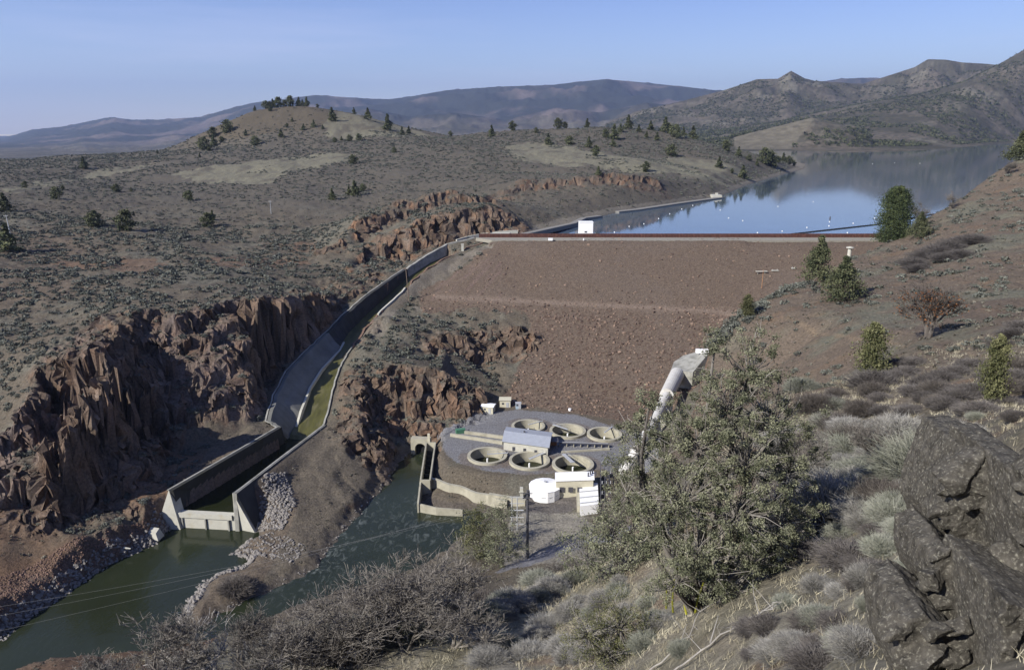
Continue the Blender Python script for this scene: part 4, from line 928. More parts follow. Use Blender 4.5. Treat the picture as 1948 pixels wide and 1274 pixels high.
# gantry of posts by the river
e = empty('gantry', PZ(980,965,2.5), 'grey steel gantry of posts and crossbars next to the utility pole', 'gantry')
for i, (a, b) in enumerate(((974,985),(984,985),(974,1012),(984,1012))):
    p = PZ(a, b, 2.5); m = MB(); m.tube((p[0], p[1], 1), (p[0], p[1], 9), .16, n=6); m.build('post', M_galv, e)
m = MB()
for z in (5, 7, 9):
    for b in (985, 1012): m.tube((*PZ(970, b, 2.5)[:2], z), (*PZ(996, b, 2.5)[:2], z), .12, n=5)
m.each('crossbar', M_galv, e)
e = empty('screen_frame', PZ(963,940,4), 'white upright concrete frame beside the gantry', 'frame'); p = PZ(992,948,3); m = MB(); m.box((p[0], p[1], 2.5), (.9, 1.2, 4)); m.build('frame_post', M_concl, e)
m = MB(); m.box((p[0]-.1, p[1]-.8, 5.4), (1.3, .3, .3)); m.build('crossbar', M_concl, e)
# power poles
def pole(px, py, h, label, arms=1, lean=0, mat_=None, yr=None, w=.18, group=None, aw=2.4):
    b = hit(px, py, 1500) if yr is None else yr; e = empty('power_pole', b, label, 'power pole', group); m = MB(); m.tube((b[0], b[1], b[2]-.5), (b[0]+lean, b[1], b[2]+h), w, w*.65, n=8); m.build('pole_shaft', mat_ or M_wood, e)
    m = MB()
    for k in range(arms): m.box((b[0]+lean, b[1]-w-.09, b[2]+h-.7-k*1.3), (aw, .16, .18))
    if arms: m.each('crossarm', mat_ or M_wood, e)
    return b
b1 = pole(1003,1062, 18.5, 'tall dark steel power pole rising beside the dry yard', 2, 0, M_dark, w=.42)
TOP = (b1[0], b1[1], b1[2]+18)
pole(778,572, 15, 'slender dark power pole on the left abutment of the dam', 1, -.9, w=.22)
pole(20,448, 11, 'pale power pole among junipers at the left edge', 1, -.5, M_galv, w=.28)
pole(516,408, 9, 'thin pole standing among sagebrush in the middle of the plateau', 1, 0, M_galv, w=.2)
pole(1449,548, 8.5, 'orange-brown pole topped with a pale flat crossboard on the dam slope', 0, 0, M_orange, yr=None, w=.16)
p = PY(1449,519,300)
# cables over the river
ca = [(PZ(975,955,9), PY(150,1150,118)), (PZ(975,948,10), PY(120,1108,135)), (PZ(975,945,10.5), PY(130,1078,150))]
for k, (lb, A_, B_) in enumerate((('lowest and longest cable sagging over the green river', PY(795,957,191), PY(95,1152,120)), ('middle of the three cables over the green river', PY(690,985,185), PY(140,1120,128)), ('uppermost cable over the green river', PY(640,990,186), PY(160,1104,132)))):
    A_ = (TOP[0], TOP[1], TOP[2]-k*1.3); D0 = Vector(B_)-Vector(A_); B2 = Vector(B_)+D0*.6
    m = MB(); N_ = 40; A_ = Vector(A_); pp = []
    for i in range(N_+1):
        t = i/N_; q = A_+(B2-A_)*t; q.z -= 4*t*(1-t)*3.0; pp.append(q)
    for a, b in zip(pp[:-1], pp[1:]): m.tube(a, b, .017, n=4, cap=False)
    tag(m.build('power_cable', M_wire), lb, 'cable', 'cables over the river')
# intake house on the dam
e = empty('intake_house', PZ(1114,445,50), 'white cubic intake house standing in the reservoir just behind the crest', 'building')
c = (PY(1114,440,397)[0], 397, 50); z0 = 52.2
iwl = MB().box((c[0], c[1], z0+.3), (7.3, 6, 6.6)).build('wall', M_white, e); MB().box((c[0], c[1], z0+6.9), (7.6, 6.3, .25)).build('roof', M_white, e)
MB().box((c[0], c[1]+.2, z0-.15), (10.4, 8, .45)).build('deck', M_concl, e)
m = MB()
for u in (-3, 3):
    for v in (-2.5, 2.5): m.box((c[0]+u, c[1]+v, 40), (.8, .8, z0-.15-40))
m.each('pier', M_conc, e)
MB().box((c[0]-.2, c[1]-3.04, z0+1.6), (1.3, .1, .8)).build('window', M_dark, iwl); MB().box((c[0]+3.68, c[1]+.3, z0+.4), (.1, 2, 2.6)).build('door', M_dark, iwl)
m = MB()
for zz in (.85, 1.35):
    for s in (-1, 1): m.tube((c[0]-5.1, c[1]+s*3.9, z0+zz), (c[0]+5.1, c[1]+s*3.9, z0+zz), .05, n=4)
    m.tube((c[0]+5.1, c[1]-3.9, z0+zz), (c[0]+5.1, c[1]+3.9, z0+zz), .05, n=4)
m.build('railing', M_galv, e)
e = empty('crest_lamp_post', A(1047, 376.5, 52.1, 460), 'small white box on the crest road left of the intake house', 'box'); p = A(1047, 376.5, 52.1, 460); MB().box(p, (2.2, 1.2, 1.1)).build('box_body', M_white, e); MB().box((p[0], p[1], 53.21), (2.35, 1.35, .1)).build('lid', M_white, e)
e = empty('crest_marker', A(1110,376,52.1,458), 'tiny white marker on the crest road below the intake house', 'marker'); p = A(1110, 376.6, 52.1, 458); MB().box(p, (.5, .4, 1.1)).build('marker_body', M_white, e)
# reservoir bank walls
w = MB().wall([A(990,398,52.4,450), PZ(1090,424,50.4), PZ(1110,414,49.8), PZ(1142,410,49.4)], 4.0, 2.5, 0).build('approach_causeway', mat('causeway_concrete', (.20, .19, .17), .9, .1)); tag(w, 'grey concrete causeway slanting up behind the crest to the left shore', 'wall')
w = MB().wall([PZ(1172,402,48.9), PZ(1210,398,48.9), PZ(1290,386,48.9), PZ(1372,375,48.9)], 6.0, 2.5, 0).build('shore_road', MAT['causeway_concrete']); tag(w, 'pale road edge following the left shore of the reservoir', 'road')
e = empty('boat_landing', PZ(1362,374,48), 'pale concrete landing at the end of the shore road', 'landing'); c = PZ(1362,374,49); MB().box((c[0], c[1], 47.5), (8, 10, 3.2)).build('slab', M_concl, e); MB().box((c[0]+1, c[1]+2, 50.7), (2, 2, 1.4)).build('kerb_block', M_concl, e)
m = MB(); m.prism([A(918,391.5,0,450)[:2], A(965,392,0,450)[:2], A(972,402,0,450)[:2], A(940,402,0,450)[:2]], 50, 52.9); tag(m.build('crest_headwall', M_concl), 'pale concrete pad at the left end of the sheet pile parapet', 'wall')
# side wall spill crest near the top
w = MB().wall([A(868,402,49,450), A(890,408,50,450), A(915,412,51,448), A(950,414,52,446), A(985,416,52.3,444)], .9, 4, 0).build('spillway_crest_wall', M_concl); tag(w, 'broken pale wall along the upper end of the spillway under the orange cliff', 'wall')
e = empty('gate_post', A(878,372,45,475), 'white weathered stub post at the head of the spillway', 'post'); p = hit(880,478,420); MB().box((p[0], p[1], p[2]-.3), (1.2, .9, 3.6), .1).build('post_shaft', M_concl, e); MB().box((p[0], p[1], p[2]+3.3), (1.5, 1.1, .3), .1).build('post_cap', M_concl, e)
# white capped vent on the right
p = hit(1615,488,420); p = PY(1615,489,335); e = empty('vent_pipe', p, 'white vent pipe with a flat cap on the dam face near its right end', 'vent'); m = MB(); m.tube((p[0], p[1], p[2]-3), (p[0], p[1], p[2]+4.2), .85, n=14); m.build('pipe', M_concl, e); m = MB(); m.tube((p[0], p[1], p[2]+4.2), (p[0], p[1], p[2]+4.5), 1.7, n=16); m.tube((p[0], p[1], p[2]+4.5), (p[0], p[1], p[2]+4.9), 1.6, .3, n=16); m.build('cap', M_concl, e)
# flat board tables on dam
for px, py, w_, lb in ((1447,520,5.5,'long pale board lying across the orange-brown pole'), (1473,516,3.5,'pale rubble patch on the dam right of the flat board'), (1508,512,2,'small pinkish slab at the right end of the pale rubble')):
    p = hit(px, py, 420); m = MB(); m.box((p[0], p[1]-1, p[2]+(.9 if w_ > 5 else .05)), (w_, 1.2, .25), .06)
    m.box((p[0]-w_*.3, p[1]-.8, p[2]-.4), (.2, .2, .9+.3)); m.box((p[0]+w_*.3, p[1]-.8, p[2]-.4), (.2, .2, 1.2)); tag(m.build('board_platform', M_concl), lb, 'board', 'boards on the dam')
# log boom and buoys
e = None
la = PZ(1490,447,48.15); lb_ = PZ(1668,427,48.15); lc = PZ(1745,413,48.15); ld = PZ(1812,401,48.15)
bo = empty('log_boom', la, 'thin dark floating boom crossing the reservoir behind the tall conifer', 'boom')
for a, b in ((la, lb_), (lb_, lc), (lc, ld)):
    m = MB(); n_ = 14
    for i in range(n_):
        p = [a[k]+(b[k]-a[k])*i/n_ for k in range(3)]; q_ = [a[k]+(b[k]-a[k])*(i+.93)/n_ for k in range(3)]; m.tube(p, q_, .42, n=7)
    m.build('float', M_black, bo)
BU = [(1441,443),(1488,440),(1535,433),(1577,430),(1623,425),(1612,443),(1664,415),(1745,402),(1547,384),(1480,393),(1370,400),(1386,415),(1413,420),(1578,422),(1225,426),(1253,416),(1169,442),(1197,431),(1274,407),(1297,398),(1318,391),(1660,312),(1702,310),(1750,311)]
b0 = None
for i, (a, b) in enumerate(BU):
    p = PZ(a, b, 48)
    if b0 is None:
        b0 = empty('buoy', p); m = MB(); vs = []
        for k in range(6):
            t0 = math.pi*k/6; t1 = math.pi*(k+1)/6; m.tube((p[0], p[1], 48.1-.5*math.cos(t0)), (p[0], p[1], 48.1-.5*math.cos(t1)), max(.02, .5*math.sin(t0)), max(.02, .5*math.sin(t1)), n=12, cap=False)
        ball = m.build('float_ball', M_white, b0, smooth=True); m = MB(); m.tube((p[0], p[1], 48.55), (p[0], p[1], 48.8), .06, n=5); ey = m.build('eye', M_dark, b0); o = b0
    else:
        o = b0.copy(); S.collection.objects.link(o)
        for ch in (ball, ey): c = ch.copy(); S.collection.objects.link(c); c.parent = o
        o.location = p
    sc = .72 if p[1] < 700 else 1.1
    o.scale = (sc, sc, sc)
    tag(o, 'small white round buoy floating on the reservoir', 'buoy', 'buoys on the reservoir')
p = PZ(1579,416,48); e = empty('channel_marker', p, 'single dark marker float standing among the white buoys', 'marker'); m = MB(); m.tube((p[0], p[1], 47.9), (p[0], p[1], 49.6), .5, .25, n=10); m.build('marker_float', M_dark, e)
# concrete launch ramp at right
c = PY(1768,417,400); e = empty('launch_ramp', c, 'cream concrete block at the water end of the dark boom', 'concrete block'); MB().box((c[0], c[1], 47), (13, 8, 8.2), .1).build('block_body', M_cream, e); MB().box((c[0]+1, c[1]+1, 55.3), (8, 5, .8), .1).build('block_top', M_cream, e)
# penstock and valve block
pe = empty('penstock', PZ(1240,800,8), 'fat white penstock pipe running down from the concrete block towards the powerhouse', 'penstock')
p0 = PY(1288,712,262); p1 = PY(1268,752,238); p2 = PY(1245,800,220); p3 = PY(1215,850,206); p4 = PZ(1180,905,7)
for a, b, r in ((p0, p1, 2.7), (p1, p2, 1.6), (p2, p3, 1.5), (p3, p4, 1.4)):
    m = MB(); m.tube(a, b, r, r if r < 2.5 else 2.4, n=24); m.build('pipe_section', M_pipe, pe, smooth=False)
for k, (a, b) in enumerate(((p1, p2), (p2, p3), (p3, p4))):
    for t in (.05, .5):
        q_ = [a[i]+(b[i]-a[i])*t for i in range(3)]; gz = min(float(GH(q_[0], q_[1])), q_[2]-2); m = MB(); m.box((q_[0], q_[1], gz-1), (4.6, 1.4, q_[2]-gz+.6)); m.build('saddle', M_concl, pe)
vb = empty('valve_block', PY(1310,700,270), 'large weathered concrete transition block at the head of the white penstock', 'concrete block')
def zat(Y, dz): return dz
f = [PY(1272,700,262), PY(1300,735,258), PY(1330,728,256), PY(1352,690,262)]
b_ = [PY(1284,690,276), PY(1302,672,280), PY(1348,666,282), PY(1356,675,275)]
m = MB(); vs = [PY(1276,704,264), PY(1318,708,258), PY(1348,672,262), PY(1330,668,280), PY(1300,676,282), PY(1282,688,276)]
vl = [(x, y, z-6.5) for x, y, z in vs]; m.add(vs+vl, [(0, 1, 2, 3, 4, 5), (11, 10, 9, 8, 7, 6)]+[(i, 6+i, 6+(i+1) % 6, (i+1) % 6) for i in range(6)]); m.build('block_body', M_conc, vb)
m = MB(); a = PY(1336,668,274); m.box((a[0], a[1], a[2]-.6), (5, 1.2, 1.5)); m.build('block_lip', M_white, vb)
# stones: white riprap chute beside the basin, shore boulders
def stone_mesh(name, m, seed, sub=2):
    bm = bmesh.new(); bmesh.ops.create_icosphere(bm, subdivisions=sub, radius=.5); V = np.array([v.co[:] for v in bm.verts])
    n = 1+.45*noise3(V[:, 0]*2.2+seed, V[:, 1]*2.2, V[:, 2]*2.2, seed)
    for v, k in zip(bm.verts, n):
        v.co = v.co*k; v.co.x = round(v.co.x*4)/4*.5+v.co.x*.5; v.co.z = v.co.z*.75
    me = bpy.data.meshes.new(name); bm.to_mesh(me); bm.free(); me.materials.append(m); return me
def stones(name, m, P, sizes, seed, kind='stuff', label=None, cat=None, parent=None):
    """one mesh of many tumbled stones"""
    base = stone_mesh('t', m, seed, 1); V = np.array([v.co[:] for v in base.vertices]); F = np.array([p.vertices[:] for p in base.polygons])
    rg = np.random.default_rng(seed); n = len(P); ang = rg.uniform(0, 6.28, n); sq = rg.uniform(.6, 1.3, (n, 3)); ti = rg.uniform(-.6, .6, n)
    W = V[None]*sq[:, None]*np.asarray(sizes)[:, None, None]
    W = W+rg.normal(0, .06, W.shape)*np.asarray(sizes)[:, None, None]
    x = W[..., 0]*np.cos(ti)[:, None]-W[..., 2]*np.sin(ti)[:, None]; z = W[..., 0]*np.sin(ti)[:, None]+W[..., 2]*np.cos(ti)[:, None]; y = W[..., 1]
    W = np.stack([x*np.cos(ang)[:, None]-y*np.sin(ang)[:, None], x*np.sin(ang)[:, None]+y*np.cos(ang)[:, None], z], -1)+np.asarray(P)[:, None]
    Fa = (F[None]+np.arange(n)[:, None, None]*len(V)).reshape(-1, 3)
    o = mesh_np(name, W.reshape(-1, 3), Fa, m, parent=parent); bpy.data.meshes.remove(base)
    return tag(o, label, cat, None, kind)
rg = np.random.default_rng(5)
def scat(poly, n, pad=0):
    xs = [p[0] for p in poly]; ys = [p[1] for p in poly]; X = rg.uniform(min(xs)-pad, max(xs)+pad, n*4); Y = rg.uniform(min(ys)-pad, max(ys)+pad, n*4); k = inpoly(X, Y, poly) if pad == 0 else dseg(X, Y, poly) < pad
    return X[k][:n], Y[k][:n]
X, Y = scat(ppoly([(500,905),(545,900),(562,960),(535,1010),(480,1015),(496,960)], 300), 900); sz = rg.uniform(.3, 1.1, len(X)); stones('riprap_stones', M_stone, np.stack([X, Y, GH(X, Y)+sz*.15], 1), sz, 3, label='fan of pale angular riprap stones beside the basin wall', cat='stones')
X, Y = scat(ppoly([(465,1040),(520,1010),(580,1040),(560,1075),(500,1060)], 300), 260); sz = rg.uniform(.3, .9, len(X)); stones('riprap_stones', M_stone, np.stack([X, Y, GH(X, Y)+sz*.1], 1), sz, 4, label='pale rubble scattered on the peninsula below the riprap fan', cat='stones')
sh1 = XYZ([(0,1215),(80,1160),(150,1110),(225,1065),(290,1035),(315,1012)], 0); X, Y = scat(sh1, 1500, 2.6); z = GH(X, Y); k = z > -.5; sz = rg.uniform(.3, 1.2, len(X)); stones('shore_stones', M_stone, np.stack([X, Y, z+sz*.05], 1)[k], sz[k], 5, label='grey boulders lining the left river bank', cat='stones')
sh2 = XYZ([(470,1035),(448,1053),(482,1062),(462,1080),(420,1092),(385,1112),(362,1150),(345,1185)], 0); X, Y = scat(sh2, 500, 1.6); z = GH(X, Y); k = z > -.6; sz = rg.uniform(.3, 1.3, len(X)); stones('shore_stones', M_stone, np.stack([X, Y, z+sz*.08], 1)[k], sz[k], 6, label='pale boulders edging the point between basin and river', cat='stones')
sh3 = XYZ([(345,1185),(385,1188),(430,1162),(520,1122),(608,1075),(620,1050),(660,1003),(735,922),(778,862)], 0); X, Y = scat(sh3, 700, 1.2); z = GH(X, Y); k = z > -.6; sz = rg.uniform(.2, .8, len(X)); stones('shore_stones', M_stone, np.stack([X, Y, z+sz*.05], 1)[k], sz[k], 7, label='small grey stones along the river side of the point', cat='stones')
X, Y = scat(ppoly([(0,1100),(120,1040),(280,990),(320,1005),(150,1105),(0,1190)], 300), 2600); sz = rg.uniform(.15, .6, len(X))**1; stones('talus_stones', M_stoneb, np.stack([X, Y, GH(X, Y)], 1), sz, 8, label='brown talus stones on the slope above the left river bank', cat='stones')
for nb_, (cb_, s0_, s1_) in enumerate((((.190, .135, .102), .35, 1.5), ((.105, .075, .060), .35, 1.4), ((.21, .165, .13), .2, .7))):
    X, Y = scat([p for p in DAMP], (8000, 9000, 1200)[nb_]); z = GH(X, Y); k = (rg.random(len(X)) < sstep(36, 24, z)*(.55+.6*noise2(X/14, Y/14, 60+nb_))+.06); sz = s0_+(s1_-s0_)*rg.random(len(X))**2.2; o_ = stones('face_boulders', mat('dam_boulders', cb_, .95, .4, .6, .5, 5, .1), np.stack([X, Y, z+.02], 1)[k]+np.array([-60, -330, -6]), sz[k], 9+nb_, parent=dam)
c = hit(290,1018,250); e = empty('shore_slab', c, 'large pale flat boulder by the water left of the outlet wall', 'boulder'); mb = MB(); c = Vector(c); mb.add([c+Vector(v) for v in ((-2.6,-1.2,-1),(2.2,-1.6,-1),(2.6,1.2,-1),(-1.6,1.6,-1),(-1.8,-.8,1.1),(1.5,-1,.9),(1.7,.8,1.5),(-.6,1.1,1.7))], [(0,3,2,1),(4,5,6,7),(0,1,5,4),(1,2,6,5),(2,3,7,6),(3,0,4,7)]); mb.build('slab_body', M_concl, e)
c = Vector(hit(238,1052,250)); e = empty('driftwood_log', c, 'pale slab of driftwood lying at the edge of the left bank', 'driftwood'); mb = MB(); mb.tube(c+Vector((-1.6,.6,.4)), c+Vector((0,0,.45)), .35, .3); mb.tube(c+Vector((0,0,.45)), c+Vector((1.7,-.1,.3)), .3, .15); mb.build('log_body', M_concl, e)
# ------------------------------------------------------------------ vegetation
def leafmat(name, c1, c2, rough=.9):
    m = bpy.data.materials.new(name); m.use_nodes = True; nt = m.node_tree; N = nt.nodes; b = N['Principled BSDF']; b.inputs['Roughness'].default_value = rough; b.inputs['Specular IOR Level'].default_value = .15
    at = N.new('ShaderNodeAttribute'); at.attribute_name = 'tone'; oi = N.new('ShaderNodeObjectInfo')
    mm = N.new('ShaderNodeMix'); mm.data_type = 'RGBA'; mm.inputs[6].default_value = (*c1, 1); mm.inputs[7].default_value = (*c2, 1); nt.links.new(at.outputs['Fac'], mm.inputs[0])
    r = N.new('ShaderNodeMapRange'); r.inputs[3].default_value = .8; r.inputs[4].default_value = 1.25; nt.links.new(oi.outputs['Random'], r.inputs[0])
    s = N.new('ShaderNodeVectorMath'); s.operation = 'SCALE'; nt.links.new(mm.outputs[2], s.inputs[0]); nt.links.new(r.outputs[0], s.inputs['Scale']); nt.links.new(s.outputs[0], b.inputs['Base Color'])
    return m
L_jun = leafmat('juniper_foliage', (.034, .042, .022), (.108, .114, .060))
L_junG = leafmat('juniper_grey_foliage', (.046, .054, .030), (.215, .218, .145))
L_pine = leafmat('pine_foliage', (.022, .034, .016), (.070, .085, .036))
L_yel = leafmat('yellow_foliage', (.050, .056, .024), (.150, .148, .075))
L_sage = leafmat('sage_foliage', (.058, .062, .052), (.158, .164, .138))
L_dry = leafmat('dry_grass_blades', (.20, .175, .115), (.52, .48, .36))
L_twig = leafmat('grey_twigs', (.065, .058, .052), (.21, .195, .175))
L_twigd = leafmat('dark_twigs', (.055, .047, .042), (.155, .138, .122))
L_twigs = leafmat('sage_twigs', (.085, .088, .070), (.27, .27, .225))
L_rust = leafmat('rusty_leaves', (.09, .035, .015), (.22, .095, .035))
L_lich = leafmat('lichen_bark', (.10, .10, .02), (.30, .29, .03))
M_bark = mat('grey_bark', (.20, .18, .16), .95, .3, 3, .4, 10, .1)
M_barkd = mat('dark_bark', (.07, .055, .045), .95, .3, 3, .4, 10, .1)
M_barkw = mat('bleached_bark', (.27, .255, .235), .9, .2, 3, .3, 10, .1)
def leaves(rg, P, size, tone, asp=.5, up=.0):
    """quads at P (n,3) random orientation; returns verts, faces, tone"""
    n = len(P); d = rg.normal(size=(n, 3)); d[:, 2] += up; d /= np.linalg.norm(d, axis=1)[:, None]; e = rg.normal(size=(n, 3)); e -= (e*d).sum(1)[:, None]*d; e /= np.linalg.norm(e, axis=1)[:, None]
    s = (size*rg.uniform(.6, 1.3, n))[:, None]
    V = np.stack([P-d*s*.5, P+e*s*asp*.5, P+d*s*.5, P-e*s*asp*.5], 1).reshape(-1, 3)
    return V, np.arange(4*n).reshape(n, 4), np.repeat(tone, 4)
def leafobj(name, V, F, T, m, parent=None):
    return mesh_np(name, V, F, m, parent=parent, attrs={'tone': np.repeat(np.clip(T, 0, 1)[:, None], 3, 1)})
def strands(rg, A_, B_, r0, r1, bend=.1, seg=3, tone=None, sides=3):
    """curved thin tapered tubes between A and B (n,3)"""
    n = len(A_); off = rg.normal(size=(n, 3))*np.linalg.norm(B_-A_, axis=1)[:, None]*bend
    V = []; t = np.linspace(0, 1, seg+1); D_ = B_-A_; D_ /= np.linalg.norm(D_, axis=1)[:, None]+1e-9
    u = np.cross(D_, rg.normal(size=(n, 3))); u /= np.linalg.norm(u, axis=1)[:, None]+1e-9; w = np.cross(D_, u)
    for k in t:
        c = A_+(B_-A_)*k+off*(4*k*(1-k)); r = (r0*(1-k)+r1*k)
        r = np.broadcast_to(r, (n,))[:, None]
        for s in range(sides):
            a = 2*math.pi*s/sides; V.append(c+(u*math.cos(a)+w*math.sin(a))*r)
    V = np.stack(V, 1); m_ = (seg+1)*sides; F = []
    for k in range(seg):
        for s in range(sides): F.append((k*sides+s, k*sides+(s+1) % sides, (k+1)*sides+(s+1) % sides, (k+1)*sides+s))
    F = (np.array(F)[None]+(np.arange(n)*m_)[:, None, None]).reshape(-1, 4)
    T = np.repeat(tone if tone is not None else rg.random(n), m_)
    return V.reshape(-1, 3), F, T
def cat_(L_):
    V = []; F = []; T = []; o = 0
    for v, f, t in L_: V.append(v); F.append(f+o); T.append(t); o += len(v)
    return np.concatenate(V), np.concatenate(F), np.concatenate(T)
class Arch:   # template thing: list of (name, mesh)
    def __init__(s, *parts): s.parts = parts
    def put(s, name, loc, sc, label, cat, group=None, rz=None, single=False, tilt=0):
        rz = random.random()*6.28 if rz is None else rz
        sc = sc if hasattr(sc, '__len__') else (sc, sc, sc)
        if len(s.parts) == 1:
            o = bpy.data.objects.new(name, s.parts[0][1]); S.collection.objects.link(o)
        else:
            o = bpy.data.objects.new(name, None); S.collection.objects.link(o); o.empty_display_size = .1
            for n, me in s.parts: c = bpy.data.objects.new(n, me); S.collection.objects.link(c); c.parent = o
        o.location = loc; o.scale = sc; o.rotation_euler = (tilt, 0, rz)
        return tag(o, label, cat, group)
def takemesh(o): me = o.data; bpy.data.objects.remove(o); return me
def trunkmesh(name, h, r, m, lean=0, forks=0, seed=0):
    rg = np.random.default_rng(seed); mb = MB(); p = Vector((0, 0, -.06*h)); n = 7
    for i in range(n):
        q = Vector((lean*(i+1)/n+rg.normal()*.012*h, rg.normal()*.012*h, h*(i+1)/n)); mb.tube(p, q, r*(1-i/n*.85), r*(1-(i+1)/n*.85), n=7, cap=i in (0, n-1))
        if i > 0:
            for k in range(forks):
                a = rg.random()*6.28; ln = h*.30*(1-i/n)+.04*h; mb.tube(q, q+Vector((math.cos(a)*ln, math.sin(a)*ln, ln*.35)), r*.28*(1-i/n*.6), r*.06, n=4, cap=False)
        p = q
    return takemesh(mb.build(name, m))
def conifer(seed, n, size, width, m, shape='cone', clumps=60, base=.06, barkm=None, dens=.35):
    """unit height crown made of leaf clumps + trunk"""
    rg = np.random.default_rng(seed); C_ = []
    for k in range(clumps):
        h = base+(1-base)*((k+.5)/clumps)**1.0; f = (h-base)/(1-base)
        if shape == 'cone': R_ = width*(1-f)**.95*(.7+.5*rg.random())
        elif shape == 'egg': R_ = width*math.sqrt(max(0, 1-((f-.34)/.68)**2))*(.8+.35*rg.random())
        else: R_ = width*(math.sin(math.pi*min(1, f*.93+.07))**.55)*(.55+.7*rg.random())
        a = rg.random()*6.28; q = R_*(.35+.6*math.sqrt(rg.random())); C_.append((q*math.cos(a), q*math.sin(a), h, R_))
    C_ = np.array(C_); per = n//clumps; P = []; T = []
    for x, y, h, R_ in C_:
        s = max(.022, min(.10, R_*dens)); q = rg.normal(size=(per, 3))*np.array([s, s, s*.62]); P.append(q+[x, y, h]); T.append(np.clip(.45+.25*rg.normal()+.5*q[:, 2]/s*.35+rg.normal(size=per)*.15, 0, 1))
    P = np.concatenate(P); T = np.concatenate(T); P[:, 2] = np.clip(P[:, 2], .01, 1.05)
    V, F, T = leaves(rg, P, size, T, .55)
    return Arch(('crown', takemesh(leafobj('crown', V, F, T, m))), ('trunk', trunkmesh('trunk', .93, .028, barkm or M_barkd, 0, 2, seed)))
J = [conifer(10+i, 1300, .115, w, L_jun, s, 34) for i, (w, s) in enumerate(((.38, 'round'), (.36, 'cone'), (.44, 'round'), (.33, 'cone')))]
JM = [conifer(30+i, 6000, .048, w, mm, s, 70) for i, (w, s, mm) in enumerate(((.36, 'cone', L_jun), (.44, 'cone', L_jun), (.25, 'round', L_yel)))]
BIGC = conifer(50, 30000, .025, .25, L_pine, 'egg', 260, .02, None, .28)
random.seed(7)
def put_px(arch, px, py, hpx, label, ymax, cat='tree', name='juniper_tree', group=None, Yfix=None, wid=1.0):
    b = hit(px, py, ymax) if Yfix is None else None
    if b is None:
        x, y, z = ray(px, py); b = (x/y*Yfix, Yfix, float(GH(x/y*Yfix, Yfix)))
    zc = b[1]*CP-(b[2]-CAMZ)*SP; h = hpx*(.88 if b[1] > 430 else 1)*zc/F0/(CP if b[1] < 500 else 1)
    return arch.put(name, (b[0], b[1], b[2]-.02*h), (h*wid, h*wid, h), label, cat, group)
# far and middle trees: base pixel + height in photo pixels
hilltop = [(505,194,17),(518,191,19),(528,190,22),(541,190,14),(551,190,22),(568,191,19),(583,194,20),(484,197,11),(575,192,14),(512,194,14)]
for a, b, h in hilltop: put_px(random.choice(J), a, b, h, 'dark juniper in the row on top of the conical hill', 1330, group='junipers on the hilltop', name='juniper_tree')
hill = [(514,212,14),(535,262,18),(578,249,14),(597,243,16),(632,230,28),(486,277,20),(468,258,13),(556,232,10),(546,243,9),(614,246,9)]
for a, b, h in hill: put_px(random.choice(J), a, b, h, 'dark round juniper on the brown flank of the conical hill', 1330, group='junipers on the hill flank')
shl = [(673,210,14),(700,228,24),(738,248,34),(765,258,18),(778,255,16),(665,269,14),(683,269,16),(637,271,11),(603,186,8),(650,268,10)]
for a, b, h in shl: put_px(random.choice(J), a, b, h, 'dark juniper on the pale grassy right shoulder of the conical hill', 1340, group='junipers on the right shoulder')
lf = [(388,286,28),(407,280,26),(405,262,22),(432,254,28),(422,270,12),(398,288,14)]
for a, b, h in lf: put_px(random.choice(J), a, b, h, 'dense juniper at the left foot of the conical hill', 1240, group='junipers at the left foot of the hill')
rim = [(857,260,12),(935,260,24),(975,249,20),(1062,243,22),(1117,243,20),(1043,276,24),(1083,277,20),(1120,281,24),(1133,297,22),(1168,266,32),(1166,280,20),(1195,246,30),(1238,243,20),(1265,252,32),(1285,262,28),(1318,265,28),(1075,242,14),(1152,262,18),(1215,252,16),(1250,268,18),(1300,256,20),(1230,262,14),(1180,252,18),(1020,254,12),(1272,245,22)]
for a, b, h in rim: put_px(random.choice(J), a, b, h, 'dark juniper among those scattered on the plateau rim left of the reservoir', 1320, group='junipers on the plateau rim')
for a, b, h in [(1277,298,26),(1228,327,22),(1138,335,20),(1368,320,24),(1413,340,28)]: put_px(random.choice(J), a, b, h, 'lone juniper on the pale grass above the left shore', 1100, group='junipers on the pale grass by the shore')
for a, b, h in [(1382,288,24),(1405,298,20),(1455,312,34),(1468,318,32),(1490,305,20),(1501,310,18),(1510,313,12),(1440,316,14),(1425,306,13),(1480,310,14),(1392,330,10)]: put_px(random.choice(J), a, b, h, 'dark pointed tree on the wooded point reaching into the reservoir', 1250, group='trees on the reservoir point', name='conifer_tree')
for a, b, h in [(160,322,26),(222,366,18),(48,357,14),(107,379,26),(10,402,38),(18,480,52),(180,432,34),(240,438,42),(360,382,22),(395,432,30),(672,312,20),(632,380,24),(675,372,32),(750,291,12),(664,372,20),(380,300,9),(300,292,8),(405,420,22),(120,362,10),(690,364,16),(250,365,10)]: put_px(random.choice(J), a, b, h, 'dark green juniper standing alone among sagebrush on the left plateau', 1150, group='junipers on the sagebrush plateau')
put_px(BIGC, 1697, 459, 99, 'tall dense dark green conifer at the right end of the dam crest', 360, name='conifer_tree', Yfix=338, wid=1.02)
put_px(JM[1], 1747, 461, 46, 'small dark juniper just right of the tall conifer', 360, Yfix=320)
put_px(JM[0], 1555, 536, 84, 'pointed green conifer on the spur below the crest, upper of two', 300, name='conifer_tree', Yfix=247, wid=.95)
put_px(JM[1], 1600, 578, 80, 'wide skirted green conifer in front of the pointed one on the spur', 300, name='conifer_tree', Yfix=212, wid=1.1)
put_px(JM[3-3], 1493, 541, 30, 'very small conifer on the edge of the spur left of the two green ones', 300, name='conifer_tree', Yfix=243, wid=.7)
put_px(JM[2], 1652, 742, 104, 'yellow-green juniper with a ragged crown in the middle of the right hillside', 300, Yfix=112, wid=.85)
